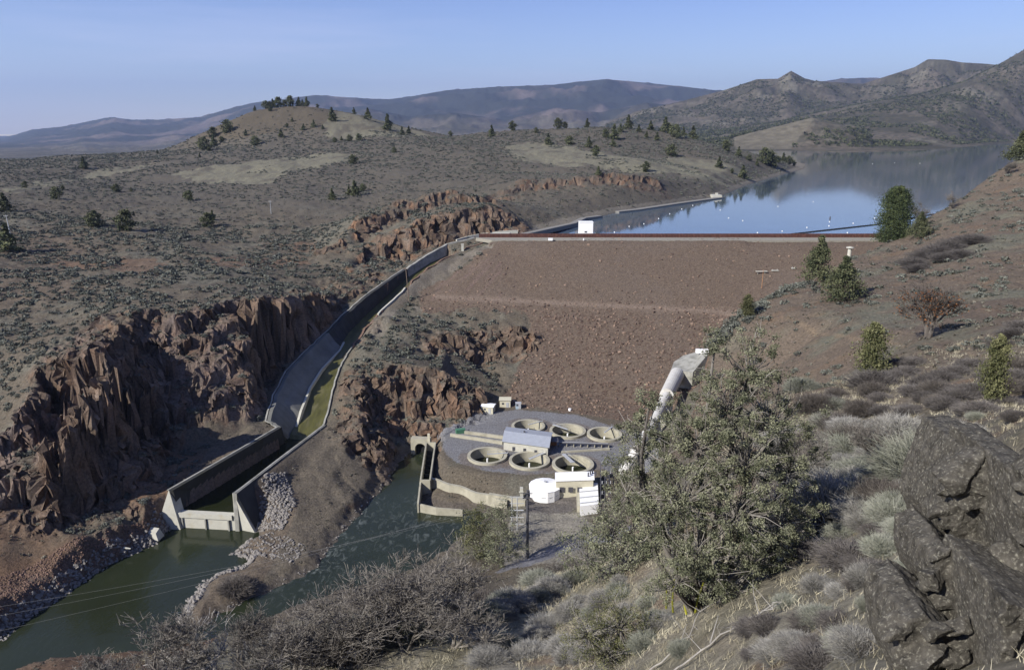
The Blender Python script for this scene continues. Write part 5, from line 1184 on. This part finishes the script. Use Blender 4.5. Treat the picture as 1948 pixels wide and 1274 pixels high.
put_px(JM[2], 1880, 795, 130, 'thin sparse yellow-green juniper near the right edge of the hillside', 300, Yfix=68, wid=.6)
put_px(JM[0], 1935, 333, 52, 'bushy green tree on the skyline at the right edge', 470, Yfix=425, wid=1.3)
put_px(JM[2], 1422, 600, 42, 'small bright green juniper on the sagebrush edge of the spur', 300, Yfix=218, wid=1.0)
# ---- bare trees
def bare_tree(seed, levels=4, spread=.55, m=L_twig, kids=5, thick=.022, curl=.14, leaf=0):
    rg = np.random.default_rng(seed); segs = []
    def grow(p, d, ln, r, lv):
        pts_ = [p]; dd = d.copy()
        for k in range(3):
            dd = dd+rg.normal(size=3)*curl; dd[2] += .05; dd /= np.linalg.norm(dd); p = p+dd*ln/3; pts_.append(p)
        for k in range(3): segs.append((pts_[k], pts_[k+1], r*(1-k*.2), r*(1-(k+1)*.2), lv))
        if lv < levels:
            nk = kids if lv else kids+1
            for k in range(nk):
                t = rg.uniform(.35, 1); i = min(2, int(t*3)); q = pts_[i]+(pts_[i+1]-pts_[i])*(t*3-i); e = dd+rg.normal(size=3)*spread*(1.1 if lv else .9); e[2] = abs(e[2])*.75+.12; e /= np.linalg.norm(e); grow(q, e, ln*rg.uniform(.5, .8), r*.5*rg.uniform(.7, 1), lv+1)
    for s in range(2): grow(np.array([0, 0, -.03]), np.array([rg.normal()*.25, rg.normal()*.25, 1.]), .36, thick, 0)
    big = [s for s in segs if s[4] <= 1]; sm = [s for s in segs if s[4] > 1]
    def mk(ss, sides, rmin):
        A_ = np.array([s[0] for s in ss]); B_ = np.array([s[1] for s in ss]); r0 = np.maximum(np.array([s[2] for s in ss]), rmin); r1 = np.maximum(np.array([s[3] for s in ss]), rmin)
        return strands(rg, A_, B_, r0, r1, .02, 1, None, sides)
    a = mk(big, 6, .003); b = mk(sm, 3, .0018)
    parts = [('trunk', takemesh(leafobj('trunk', *a, m))), ('twigs', takemesh(leafobj('twigs', *b, m)))]
    if leaf:
        P = np.array([s[1] for s in sm]); P = P[rg.integers(0, len(P), leaf)]+rg.normal(size=(leaf, 3))*.02; P = P[P[:, 2] < .6]
        parts.append(('dead_leaves', takemesh(leafobj('dead_leaves', *leaves(rg, P, .022, rg.random(len(P))), L_rust))))
    return Arch(*parts)
L_btw = leafmat('tree_twigs', (.068, .060, .053), (.185, .170, .150))
BT = [bare_tree(1, 4, .60, L_btw, 5), bare_tree(2, 4, .70, L_btw, 5, .015), bare_tree(3, 3, .5, leafmat('white_branches', (.16, .15, .14), (.36, .345, .32)), 5, .026, .2), bare_tree(4, 4, .6, L_twigd, 5, .03, .16, 1300)]
put_px(BT[0], 722, 1222, 230, 'large bare spreading tree with a forked grey trunk over the river', 70, name='bare_tree', Yfix=50, wid=1.15)
put_px(BT[2], 425, 1292, 190, 'bare tree with bleached white branches at the bottom left', 70, name='bare_tree', Yfix=50, wid=1.3)
put_px(BT[1], 1063, 1072, 125, 'dark bare tree in front of the switchyard yard', 130, name='bare_tree', Yfix=112, wid=1.1)
put_px(BT[3], 1765, 645, 150, 'broad oak with pale forked trunk and rusty lower leaves on the right hillside', 150, name='oak_tree', Yfix=135, wid=1.15)
put_px(BT[0], 1560, 880, 150, 'grey leafless tree behind the large juniper on its right', 80, name='bare_tree', Yfix=48, wid=.9)
put_px(BT[1], 1668, 890, 150, 'dark twiggy leafless tree left of the rounded grey bush', 80, name='bare_tree', Yfix=46, wid=1.1)
put_px(BT[1], 612, 1240, 190, 'dark bare shrub tree left of the large spreading one', 70, name='bare_tree', Yfix=48, wid=1.3)
put_px(BT[1], 812, 1185, 190, 'dark bare shrub tree right of the large spreading one', 70, name='bare_tree', Yfix=58, wid=1.4)
put_px(BT[0], 1812, 397, 44, 'thin leafless tree on the skyline beside the reservoir', 400, name='bare_tree', Yfix=376, wid=.8)
put_px(BT[1], 1905, 375, 42, 'dark bare tree on the skyline near the right edge', 430, name='bare_tree', Yfix=400)
put_px(BT[0], 1742, 440, 60, 'pale leafless tree directly behind the tall conifer on its right', 430, name='bare_tree', Yfix=372)
put_px(BT[1], 250, 1320, 170, 'low bare shrub tree in the bottom left corner', 70, name='bare_tree', Yfix=50, wid=1.6)
put_px(BT[0], 1180, 900, 120, 'grey bare tree beside the switchyard', 170, name='bare_tree', Yfix=140, wid=.7)
# ---- twiggy bushes
def twigbush(seed, n, m, r=.006, flat=.75):
    rg = np.random.default_rng(seed); d = rg.normal(size=(n, 3)); d[:, 2] = np.abs(d[:, 2])+.15; d /= np.linalg.norm(d, axis=1)[:, None]; L1 = rg.uniform(.30, .62, n)[:, None]
    A_ = rg.normal(size=(n, 3))*.07; A_[:, 2] = 0; B_ = A_+d*L1*np.array([1, 1, flat])
    k = rg.integers(0, n, n*3); t = rg.uniform(.35, .95, n*3)[:, None]; A2 = A_[k]+(B_[k]-A_[k])*t; e = d[k]+rg.normal(size=(n*3, 3))*.55; e[:, 2] = np.abs(e[:, 2]); e /= np.linalg.norm(e, axis=1)[:, None]; B2 = A2+e*rg.uniform(.08, .26, n*3)[:, None]*np.array([1, 1, flat])
    cl = noise3(B2[:, 0]*4+seed, B2[:, 1]*4, B2[:, 2]*4, seed)
    return Arch(('bush', takemesh(leafobj('bush', *cat_([strands(rg, A_, B_, r*1.6, r*.7, .07, 2), strands(rg, A2, B2, r, r*.45, .05, 1, np.clip(.5+cl*.6+rg.normal(size=n*3)*.2, 0, 1))]), m))))
TBX = 0
TB = [twigbush(1, 3200, leafmat('pale_grey_twigs', (.12, .115, .105), (.32, .31, .285)), .0034), twigbush(2, 3200, leafmat('sage_grey_twigs', (.12, .13, .10), (.275, .275, .23)), .0036), twigbush(3, 2000, L_twigd, .0038, .9), twigbush(4, 1800, leafmat('mauve_twigs', (.062, .055, .052), (.140, .128, .120)), .0042, .6)]
def bush_px(k, px, py, w, label, Y=None, hs=1.0, ymax=430, name='bush', group=None):
    b = hit(px, py, ymax) if Y is None else (ray(px, py)[0]/ray(px, py)[1]*Y, Y, 0)
    b = (b[0], b[1], float(GH(b[0], b[1]))); zc = b[1]*CP-(b[2]-CAMZ)*SP; d = w*zc/F0
    return TB[k].put(name, (b[0], b[1], b[2]-.03*d), (d, d, d*hs), label, 'bush', group)
bush_px(0, 1590, 1005, 190, 'pale grey rounded leafless bush right of the large juniper', 34, 1.0)
bush_px(1, 1775, 915, 190, 'big rounded sage-green bush just left of the lichened rock', 34, 1.0)
bush_px(0, 1500, 985, 150, 'grey twiggy bush tucked against the right side of the large juniper', 36)
bush_px(1, 1640, 1010, 110, 'smaller sage-green bush in front of the pale grey rounded one', 33)
bush_px(3, 1620, 1095, 120, 'low mauve bush on the dry grass below the grey bushes', 23, .8)
bush_px(2, 450, 1120, 60, 'dark green-brown bush on the tip of the stony point', None, .7, 300)
bush_px(2, 845, 1075, 120, 'dark rounded bush on the river bank left of the pines', 118, 1.2)
bush_px(2, 905, 1095, 120, 'very dark tangled bush under the pines', 112, 1.0)
bush_px(3, 1660, 770, 90, 'reddish grey bush below the ragged yellow-green juniper', 100)
for i, (a, b, w, k) in enumerate([(520,1310,150,0),(670,1305,140,1),(760,1295,120,1),(350,1335,140,2),(800,1245,110,1),(870,1215,100,0),(860,1255,100,1),(925,1185,85,1),(180,1345,150,2)]):
    bush_px((0, 1, 0, 3)[k], a, b, w*.85, 'leafless grey bush in the thicket along the bottom left of the hillside', 50+(a > 850)*8, .95, group='bushes of the bottom left thicket')
for a, b, w in [(960,1230,60),(1040,1200,70),(1010,1250,70),(1090,1170,60),(1150,1150,60),(1075,1235,60),(930,1260,70),(1130,1210,50),(1180,1130,50),(1230,1230,60),(990,1150,50),(1060,1130,45),(1300,1240,50),(1260,1190,50)]:
    bush_px(random.choice((0, 1)), a, b, w, 'small pale bush on the dry grass slope left of the large juniper', None, .8, 120, group='small pale bushes on the grass slope')
for a, b, w in [(1740,1090,70),(1700,1140,70),(1560,1180,70),(1640,1240,110),(1560,1270,110),(1480,1250,80),(1700,1020,50),(1500,1150,50),(1600,1130,50),(1730,1200,90),(1430,1200,60)]:
    bush_px(random.choice((0, 3, 1)), a, b, w, 'low twiggy clump on the dry slope between juniper and rock', None, .7, 60, group='twiggy clumps between juniper and rock')
rgb_ = random.Random(12)
def inp1(x, y, P): return bool(inpoly(np.array([float(x)]), np.array([float(y)]), P)[0])
for poly_, n_, w0, w1, kk, lb, gp in (([(1480,840),(1660,800),(1860,800),(1830,960),(1700,1000),(1560,1010),(1490,960)], 46, 60, 120, (0, 1, 0, 2), 'grey shrub in the dense brush to the right of the large juniper', 'brush right of the large juniper'),
        ([(1560,1010),(1800,960),(1740,1060),(1700,1150),(1640,1274),(1400,1274),(1480,1140)], 26, 35, 80, (1, 3, 0), 'small low shrub on the dry slope between the large juniper and the rock', 'low shrubs between juniper and rock'),
        ([(1500,740),(1948,700),(1948,830),(1700,800),(1520,830)], 34, 30, 70, (2, 3, 1), 'small dusky shrub scattered on the hillside above the dense brush', 'shrubs above the dense brush'),
        ([(900,1120),(1150,1060),(1280,1180),(1180,1274),(900,1274)], 34, 30, 65, (0, 1), 'little pale shrub on the grass slope at the bottom centre', 'little shrubs on the grass slope')):
    c_ = 0
    while c_ < n_:
        a = rgb_.uniform(min(p[0] for p in poly_), max(p[0] for p in poly_)); b = rgb_.uniform(min(p[1] for p in poly_), max(p[1] for p in poly_))
        if not inp1(a, b, poly_): continue
        c_ += 1; bush_px(rgb_.choice(kk), a, b, rgb_.uniform(w0, w1), lb, None, rgb_.uniform(.7, 1.05), 200, name='shrub', group=gp)
for a, b, h in ((560,1290,170),(660,1290,190),(770,1255,170),(860,1215,130),(490,1310,150),(330,1340,170),(640,1215,120)): put_px(BT[(a//10) % 2], a, b, h*1.2, 'grey leafless tree rising from the thicket at the bottom left', 80, name='bare_tree', Yfix=47, wid=1.25, group='leafless trees of the bottom left thicket')
# purple-grey thickets on the right hillside
for i, row in enumerate([[(1740,505,42),(1762,492,42),(1785,482,44),(1808,475,46),(1832,466,46),(1855,462,44),(1750,515,36),(1800,495,40),(1830,488,36)],
            [(1690,705,46),(1715,700,48),(1740,695,40),(1705,722,44),(1730,712,40)],
            [(1745,750,46),(1768,735,50),(1795,725,52),(1825,715,50),(1850,700,44),(1790,745,44)],
            [(1800,775,50),(1830,760,54),(1862,750,52),(1900,735,50),(1935,720,46),(1845,785,46),(1930,640,44),(1945,625,40),(1910,660,40)]]):
    lb = ['mauve-grey bare shrub in the topmost thicket high on the right hillside', 'mauve-grey bare shrub in the thicket right of the ragged juniper', 'mauve-grey bare shrub in the long diagonal thicket at mid height', 'mauve-grey bare shrub in the lowest thicket by the right edge'][i]
    for a, b, w in row: bush_px(3, a, b, w*1.25, lb, None, .9, 430, name='shrub', group='mauve thicket '+['high on the hillside', 'right of the ragged juniper', 'at mid height', 'by the right edge'][i])
# ---- sagebrush
def sagem(seed, n, size):
    rg = np.random.default_rng(seed); d = rg.normal(size=(n, 3)); d[:, 2] = np.abs(d[:, 2]); d /= np.linalg.norm(d, axis=1)[:, None]; P = d*rg.uniform(.25, .52, n)[:, None]*np.array([1, 1, .8])
    P[:, :2] *= (1+.35*np.sin(3*np.arctan2(P[:, 1], P[:, 0])+seed))[:, None]
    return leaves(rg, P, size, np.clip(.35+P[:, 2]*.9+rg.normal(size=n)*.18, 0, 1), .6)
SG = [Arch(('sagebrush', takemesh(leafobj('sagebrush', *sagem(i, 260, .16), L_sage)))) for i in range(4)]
rg = np.random.default_rng(77)
def okground(X, Y, relax=0):
    Z = GH(X, Y); e = 1.2; s = np.hypot(GH(X+e, Y)-Z, GH(X, Y+e)-Z)/e
    m = (s < .85) & ~inpoly(X, Y, DAMP) & ~inpoly(X, Y, SPOLY) & ~inpoly(X, Y, PAVE) & (Z > 1.5) & ~((Y > 395) & (Z < 49.5) & (X > 0))
    for g in GRAV+[YARD, PAVE2, ROADY]: m &= ~inpoly(X, Y, g)
    return m, Z
def scatter(n, y0, y1, a0, a1, p=2.0):
    u = rg.random(n); Y = (y0**p+u*(y1**p-y0**p))**(1/p); a = rg.uniform(a0, a1, n); return a*(Y+Y00), Y
LP = []
X, Y = scatter(11000, 165, 470, -.78, -.02); m, Z = okground(X, Y); den = fbm(X/28, Y/28, 3, 200)+.25*fbm(X/6, Y/6, 2, 201); m &= (den > -.22)
dsp = np.minimum(dseg(X, Y, SPL_T), dseg(X, Y, SPR_T)); m &= (dsp > 2.5) & ~((Y < 232) & (X > -95) & (Z < 15))
LP.append(np.stack([X, Y, Z, rg.uniform(.9, 1.9, len(X))**1.75], 1)[m])
X, Y = scatter(24000, 430, 1350, -.80, .36); m, Z = okground(X, Y); den = fbm(X/75, Y/120, 4, 210)+.2*fbm(X/15, Y/15, 2, 211)
gm_ = np.zeros(len(X), bool)
for g in GRASS: gm_ |= inpoly(X+fbm(X/9, Y/9, 4, 102)*14, Y, g)
m &= (den > np.where(gm_, .22, -.42)) & ~((Y > 1180) & (Z > 98) & (rg.random(len(X)) < .85)) & (GH(X, Y) > 49)
LP.append(np.stack([X, Y, Z, rg.uniform(1.3, 3.0, len(X))*np.clip(Y/700, .7, 1.3)], 1)[m])
LP = np.concatenate(LP)
RX, RY = scatter(2300, 95, 430, .16, .80); m, Z = okground(RX, RY); den = fbm(RX/22, RY/22, 3, 220)+.3*fbm(RX/5, RY/5, 2, 221); m &= den > -.05
RP = np.stack([RX, RY, Z, rg.uniform(.9, 1.75, len(RX))**1.7], 1)[m]
edge = [hit(a+rg.normal()*6, b+rg.normal()*4+6, 300) for a, b in ((1362,628),(1375,618),(1390,608),(1402,598),(1415,588),(1430,580),(1445,570),(1460,562),(1475,556),(1490,548),(1505,542),(1520,537),(1400,612),(1420,600),(1440,590),(1380,628),(1365,640),(1355,650),(1532,530)) for _ in range(3)]
RP = np.concatenate([RP, np.array([(*e_, 2.4+rg.random()*1.6) for e_ in edge])])
RP[:, 3] *= 1.25
near = [(1748,915,20),]
LPs = LP[np.argsort(-LP[:, 3]/LP[:, 1])]; nI = 150
RPs = RP[np.argsort(-RP[:, 3]/RP[:, 1])][:]
def indiv(P, lb, gp):
    for k, (x, y, z, s) in enumerate(P): SG[k % 4].put('sagebrush', (x, y, z-.08*s), (s*1.15, s*1.15, s*.85), lb, 'sagebrush', gp)
indiv(RPs[:140], 'grey-green sagebrush clump on the reddish hillside right of the dam', 'sagebrush clumps on the right hillside')
indiv(LPs[:nI], 'grey-green sagebrush clump on the brown slope above the left cliff', 'sagebrush clumps above the left cliff')
REST = np.concatenate([LPs[nI:], RPs[140:]])
def bulk(P, n, size, seed, name, m, label, flat=.8):
    rg = np.random.default_rng(seed); k = len(P); d = rg.normal(size=(k, n, 3)); d[..., 2] = np.abs(d[..., 2]); d /= np.linalg.norm(d, axis=2)[..., None]
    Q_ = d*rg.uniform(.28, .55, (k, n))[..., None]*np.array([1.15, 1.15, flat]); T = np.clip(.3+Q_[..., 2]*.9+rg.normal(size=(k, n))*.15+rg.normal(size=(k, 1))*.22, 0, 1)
    W = Q_*P[:, None, 3:4]+P[:, None, :3]; V, F, T = leaves(rg, W.reshape(-1, 3), np.repeat(P[:, 3], n)*size, T.ravel(), .75)
    return tag(leafobj(name, V, F, T, m), label, name.replace('_', ' '), None, 'stuff')
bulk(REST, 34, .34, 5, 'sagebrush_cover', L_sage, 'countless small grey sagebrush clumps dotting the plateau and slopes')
X, Y = scatter(34000, 95, 520, -.78, .80, 1.3); m, Z = okground(X, Y); m &= (fbm(X/12, Y/12, 3, 250)+.4*noise2(X/2, Y/2, 251) > -.12) & (dseg(X, Y, SPL_T) > 1.5) & ~((X > -5) & (X < 75) & (Y > 150) & (Y < 270) & (Z < 9)) & ~((Y < 232) & (X < -60) & (Z < 6))
bulk(np.stack([X, Y, Z-.05, rg.uniform(.35, 1.0, len(X))], 1)[m], 8, .55, 15, 'low_scrub', leafmat('scrub_tufts', (.060, .055, .045), (.195, .180, .145)), 'thin low scrub and tufts speckling every slope')
# far wood on the hills beyond the reservoir
X, Y = scatter(30000, 2380, 6500, -.1, .82, 1.4); Z = GH(X, Y); den = fbm(X/300, Y/420, 4, 230)+.15; m = (Z > 54) & (den > 0) & ~inpoly(X, Y, ppoly([(1395,262),(1440,250),(1545,222),(1560,226),(1520,262),(1500,284),(1400,284)], 4000))
WP = np.stack([X, Y, Z, rg.uniform(8, 20, len(X))], 1)[m]
bulk(WP, 12, .50, 6, 'far_wood', L_jun, 'scattered dark wood covering the hills beyond the reservoir', 1.1)
# purple-grey near groundcover of dry tufts
X, Y = scatter(44000, 6, 120, -.55, .80, 1.35); Z = GH(X, Y); m = (noise2(X/3, Y/3, 240)+.5*noise2(X/.9, Y/.9, 241) > -.2) & (Z > 4) & (rg.random(len(X)) > .62*sstep(8, 20, X))
X, Y, Z = X[m], Y[m], Z[m]; n = len(X); nb = 9; sz = np.clip(.22+Y*.006, .2, .75)*rg.uniform(.6, 1.3, n)
A_ = np.repeat(np.stack([X, Y, Z-.03], 1), nb, 0)+rg.normal(size=(n*nb, 3))*np.array([1, 1, 0])*np.repeat(sz, nb)[:, None]*.28
d = rg.normal(size=(n*nb, 3))*.5; d[:, 2] = 1; B_ = A_+d*np.repeat(sz, nb)[:, None]*.6*rg.uniform(.5, 1.2, (n*nb, 1)); w = (np.repeat(sz, nb)*.035)[:, None]*np.cross(B_-A_, rg.normal(size=(n*nb, 3)))/1.0
w = w/np.maximum(np.linalg.norm(w, axis=1)[:, None], 1e-6)*(np.repeat(np.clip(.0035+Y*.00028, .0035, .022), nb))[:, None]
V = np.stack([A_-w, A_+w, B_+w*.2, B_-w*.2], 1).reshape(-1, 3); F = np.arange(len(V)).reshape(-1, 4); tn = np.repeat(np.clip(.45+.6*noise2(X/2, Y/2, 243)+rg.normal(size=n)*.2, 0, 1), nb*4)
tag(leafobj('dry_grass', V, F, tn, L_dry), 'pale dry grass tufts covering the near hillside', 'grass', None, 'stuff')
# ---- large foreground junipers
L_limb = leafmat('pale_limbs', (.10, .092, .08), (.28, .26, .235))
def juniper(name, ells, base, trunk_px, label, n_cl, per, leaf, m, seed, Yb, sprig=.30):
    """ells: (px, py, rx, ry, Y) blobs; trunk goes from base to the blobs"""
    rg = np.random.default_rng(seed); e = empty(name, base, label, 'tree'); Bv = np.array(base); P = []; T = []; LA = []; LB = []; TA = []; TB_ = []
    tot = sum(a[2]*a[3] for a in ells)
    for px, py, rx, ry, Y in ells:
        c = np.array(PY(px, py, Y)); zc = c[1]*CP-(c[2]-CAMZ)*SP; RX_ = rx*zc/F0; RZ_ = ry*zc/F0; k = max(4, int(n_cl*rx*ry/tot))
        TA.append(Bv); TB_.append(c-np.array([0, 0, RZ_*.5]))
        for i in range(k):
            d = rg.normal(size=3); d /= np.linalg.norm(d); rr = rg.uniform(.35, 1.28); q = c+d*rr*np.array([RX_, RX_*.9, RZ_])
            LA.append(c+d*rr*np.array([RX_, RX_, RZ_])*.15-np.array([0, 0, RZ_*.35])); LB.append(q+d*sprig*.3)
            tn = .48+.26*rg.normal(); s = sprig*rg.uniform(.6, 1.3); n1 = int(per*rg.uniform(.6, 1.4)); w = rg.normal(size=(n1, 3))*np.array([s, s, s*.75])*.55+d*s*.2
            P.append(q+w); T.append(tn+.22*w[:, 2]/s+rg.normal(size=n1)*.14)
    P = np.concatenate(P); T = np.concatenate(T); V, F, T = leaves(rg, P, leaf, np.clip(T, 0, 1), .5, .4)
    o = leafobj('crown', V-Bv, F, T, m, parent=e)
    A_ = np.array(LA)-Bv; B_ = np.array(LB)-Bv; o = leafobj('branches', *strands(rg, A_, B_, .028, .010, .12, 3, rg.random(len(A_)), 4), L_limb, parent=e)
    TA = np.array(TA)-Bv+rg.normal(size=(len(TA), 3))*.15; TB2 = np.array(TB_)-Bv; o = leafobj('trunk', *strands(rg, TA, TB2, .17, .05, .06, 6, rg.random(len(TA))*.6, 7), L_twig, parent=e)
    nb = int(len(A_)*.16); kk = rg.integers(0, len(A_), nb); S0 = B_[kk]; dd = S0-A_[kk]; dd /= np.linalg.norm(dd, axis=1)[:, None]+1e-6; o = leafobj('dead_twigs', *strands(rg, S0-dd*.3, S0+dd*rg.uniform(.2, .8, (nb, 1))+rg.normal(size=(nb, 3))*.2, .016, .005, .15, 3, np.clip(rg.random(nb)+.2, 0, 1), 4), L_limb, parent=e)
    return e, Bv
jb = hit(1330, 1160, 60); 
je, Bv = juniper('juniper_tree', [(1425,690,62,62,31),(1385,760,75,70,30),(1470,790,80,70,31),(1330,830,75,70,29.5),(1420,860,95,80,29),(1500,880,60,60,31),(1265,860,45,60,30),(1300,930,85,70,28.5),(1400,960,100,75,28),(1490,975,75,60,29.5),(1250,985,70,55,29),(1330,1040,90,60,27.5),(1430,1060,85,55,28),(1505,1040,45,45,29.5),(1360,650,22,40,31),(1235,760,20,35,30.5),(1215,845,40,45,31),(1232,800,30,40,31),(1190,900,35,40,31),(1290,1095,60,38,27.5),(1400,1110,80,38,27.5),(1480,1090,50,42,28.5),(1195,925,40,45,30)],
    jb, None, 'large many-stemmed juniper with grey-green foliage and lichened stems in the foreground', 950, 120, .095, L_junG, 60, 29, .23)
rg9 = np.random.default_rng(9); A_ = np.array([(rg9.normal()*.7, rg9.normal()*.4, -.3) for _ in range(9)]); B_ = A_+np.array([(rg9.normal()*.5, rg9.normal()*.4, rg9.uniform(1.8, 3.6)) for _ in range(9)])
leafobj('lichened_stems', *strands(rg9, A_, B_, .055, .035, .05, 5, rg9.random(9), 6), L_lich, parent=je)
jb2 = hit(1160, 1095, 130); Y2 = jb2[1]
juniper('juniper_tree', [(1165,1000,48,55,Y2),(1120,1050,50,45,Y2),(1190,1060,55,50,Y2-1),(1215,960,35,50,Y2+1),(1240,1030,40,45,Y2)], jb2, None, 'greyish juniper to the left behind the largest one', 330, 40, .19, L_junG, 61, 45, .6)
jb3 = hit(1165, 1262, 60); Y3 = jb3[1]
juniper('juniper_tree', [(1120,1195,50,38,Y3),(1180,1180,60,42,Y3+.5),(1235,1215,45,38,Y3),(1150,1235,60,32,Y3-.3)], jb3, None, 'low spreading olive juniper with pale dead limbs at the bottom of the slope', 300, 46, .085, L_yel, 62, 24, .26)
for px, py, rx, ry, lb in ((905,1062,40,105,'soft olive green pine beside the river, left of a close pair'), (955,1078,46,125,'soft olive green pine beside the river, right of a close pair')):
    b = hit(px, py, 200); Y2 = b[1]; juniper('pine_tree', [(px,py-ry*.25,rx*.95,ry*.25,Y2),(px+6,py-ry*.5,rx*.9,ry*.26,Y2),(px-6,py-ry*.72,rx*.62,ry*.2,Y2),(px,py-ry*.92,rx*.3,ry*.13,Y2)], b, None, lb, 130, 60, .36, L_junG if px > 930 else L_yel, px, 0, 1.1)
# dead limbs fallen on the slope
for k, (pl, lb) in enumerate(((((1210,1290),(1290,1245),(1330,1180),(1320,1150)), 'long bleached dead limb curving up the slope under the large juniper'), (((1270,1290),(1350,1235),(1440,1190),(1480,1175)), 'thin forked dead limb lying across the dry slope'))):
    P_ = [Vector(hit(a, b, 60))+Vector((0, 0, .12+.15*i)) for i, (a, b) in enumerate(pl)]; m = MB()
    rl_ = random.Random(k); Pf = [P_[0]]
    for i in range(3):
        for j in range(1, 6): q = P_[i].lerp(P_[i+1], j/5)+Vector((rl_.gauss(0, .07), rl_.gauss(0, .07), rl_.gauss(0, .05))); Pf.append(q)
    for i in range(15): m.tube(Pf[i], Pf[i+1], .038*(1-i*.05), .038*(1-(i+1)*.05), n=6, cap=False)
    for i in (4, 6, 8, 10, 12, 13): v = Vector((rl_.gauss(0, .35), rl_.gauss(.2, .3), rl_.uniform(.05, .5))); m.tube(Pf[i], Pf[i]+v, .018, .009, n=4); m.tube(Pf[i]+v, Pf[i]+v*1.7+Vector((rl_.gauss(0, .15), 0, .1)), .009, .004, n=4)
    m.tube(P_[1], P_[1]+Vector((.5, .9, .5)), .03, .01, n=5); m.tube(P_[2], P_[2]+Vector((.7, .3, .3)), .025, .008, n=5); tag(m.build('dead_limb', M_barkw), lb, 'dead limb')
# ---- lichened rock outcrop bottom right
M_lich = mat('lichened_basalt', (.075, .069, .059), .95, .5, 6.0, .8, 34, .1, dirt=((.21, .20, .165), 24, .55, .72), dist=.04)
def boulder(px, Y, th, label, seed, name="rock_outcrop", dens=8.5):
    """jointed rock: an inner core plus many angular blocks wedged against it, fused into one mesh"""
    rg = np.random.default_rng(seed); out = [np.array(PY(a, b, Y)) for a, b in px]; c = np.mean(out, 0)
    bm = bmesh.new()
    def hull(P):
        t = bmesh.new()
        for p in P: t.verts.new(Vector(p))
        r = bmesh.ops.convex_hull(t, input=t.verts); m_ = bpy.data.meshes.new('t'); t.to_mesh(m_); t.free(); bm.from_mesh(m_); bpy.data.meshes.remove(m_)
    core = []
    for p in out: core += [c+(p-c)*.80+np.array([0, .12, 0]), c+(p-c)*.97+np.array([th*.2, th, -.15*th])]
    hull(core)
    xs = [p[0] for p in out]; zs = [p[2] for p in out]; area = (max(xs)-min(xs))*(max(zs)-min(zs)); n = int(area*dens*1.6); flat = [(p[0], p[2]) for p in out]
    CX = rg.uniform(min(xs), max(xs), n); CZ = rg.uniform(min(zs), max(zs), n); ok = inpoly(CX, CZ, flat); dip = np.array([[.87, 0, -.5], [0, 1, 0], [.5, 0, .87]])
    for x, z in zip(CX[ok], CZ[ok]):
        edge = float(dseg(np.array([x]), np.array([z]), flat, True)[0]); r = rg.uniform(.10, .34); yy = Y+.14+.45*max(0, .35-edge)-rg.uniform(0, .26)
        Q_ = rg.normal(size=(11, 3)); Q_ /= np.linalg.norm(Q_, axis=1)[:, None]; Q_ = np.sign(Q_)*np.abs(Q_)**.6*r*np.array([1.35, .85, .7])*rg.uniform(.8, 1.2, 3)
        hull(Q_ @ dip.T+np.array([x, yy, z]))
    me = bpy.data.meshes.new(name); bm.to_mesh(me); bm.free(); o = bpy.data.objects.new(name, me); S.collection.objects.link(o)
    md = o.modifiers.new('r', 'REMESH'); md.mode = 'VOXEL'; md.voxel_size = .022
    dg = bpy.context.evaluated_depsgraph_get(); m2 = bpy.data.meshes.new_from_object(o.evaluated_get(dg)); bpy.data.objects.remove(o)
    n = len(m2.vertices); V = np.zeros(n*3); m2.vertices.foreach_get('co', V); V = V.reshape(-1, 3); N_ = np.zeros(n*3); m2.vertices.foreach_get('normal', N_); N_ = N_.reshape(-1, 3)
    def f(s, k): return noise3(V[:, 0]/s+k, V[:, 1]/s, V[:, 2]/s, seed+k)
    V = V+N_*(f(.25, 1)*.022+f(.09, 4)*.016+f(.045, 6)*.010)[:, None]; m2.vertices.foreach_set('co', V.ravel()); m2.update(); m2.materials.clear(); m2.materials.append(M_lich)
    m2.name = name; o = bpy.data.objects.new(name, m2); S.collection.objects.link(o); return tag(o, label, 'rock')
boulder([(1862,856),(1924,853),(1959,878),(1964,968),(1939,1068),(1894,1118),(1824,1088),(1799,1018),(1824,938)], 9.6, 2.2, 'dark lichened rock block with a slanting left edge, topmost of the outcrop', 1)
boulder([(1784,1068),(1824,1048),(1894,1108),(1929,1188),(1914,1268),(1844,1238),(1794,1168),(1774,1118)], 8.6, 1.8, 'dark fractured rock block at the lower left of the outcrop', 2)
boulder([(1952,888),(2014,888),(2104,958),(2104,1208),(1984,1208),(1939,1138),(1936,1018)], 8.4, 2.4, 'dark rock block cut off by the right edge of the frame', 3)
boulder([(1914,1128),(1984,1158),(2104,1188),(2104,1408),(1904,1408),(1892,1308)], 7.2, 1.8, 'dark mossy rock in the bottom right corner', 4)
boulder([(1724,1173),(1764,1158),(1814,1188),(1884,1248),(1924,1408),(1764,1408),(1714,1298),(1704,1218)], 8.0, 1.6, 'low lichen-speckled rock sunk in dry grass at the left foot of the outcrop', 5)
# ------------------------------------------------------------------ air
hzb = MB(); hzb.prism([(-60000, -200), (60000, -200), (60000, 52000), (-60000, 52000)], -60, 3200); hz_o = hzb.build('haze', None) if False else None
me = bpy.data.meshes.new('haze'); me.from_pydata(hzb.v, [], hzb.f); hm = bpy.data.materials.new('haze_air'); hm.use_nodes = True; nt = hm.node_tree; nt.nodes.remove(nt.nodes['Principled BSDF'])
pv_ = nt.nodes.new('ShaderNodeVolumePrincipled'); pv_.inputs['Color'].default_value = (.50, .64, 1.0, 1); pv_.inputs['Density'].default_value = HAZE; pv_.inputs['Anisotropy'].default_value = .2; nt.links.new(pv_.outputs[0], nt.nodes['Material Output'].inputs['Volume'])
me.materials.append(hm); o = bpy.data.objects.new('haze', me); S.collection.objects.link(o); tag(o, kind='stuff', label='pale blue air between the camera and the far mountains', cat='haze')
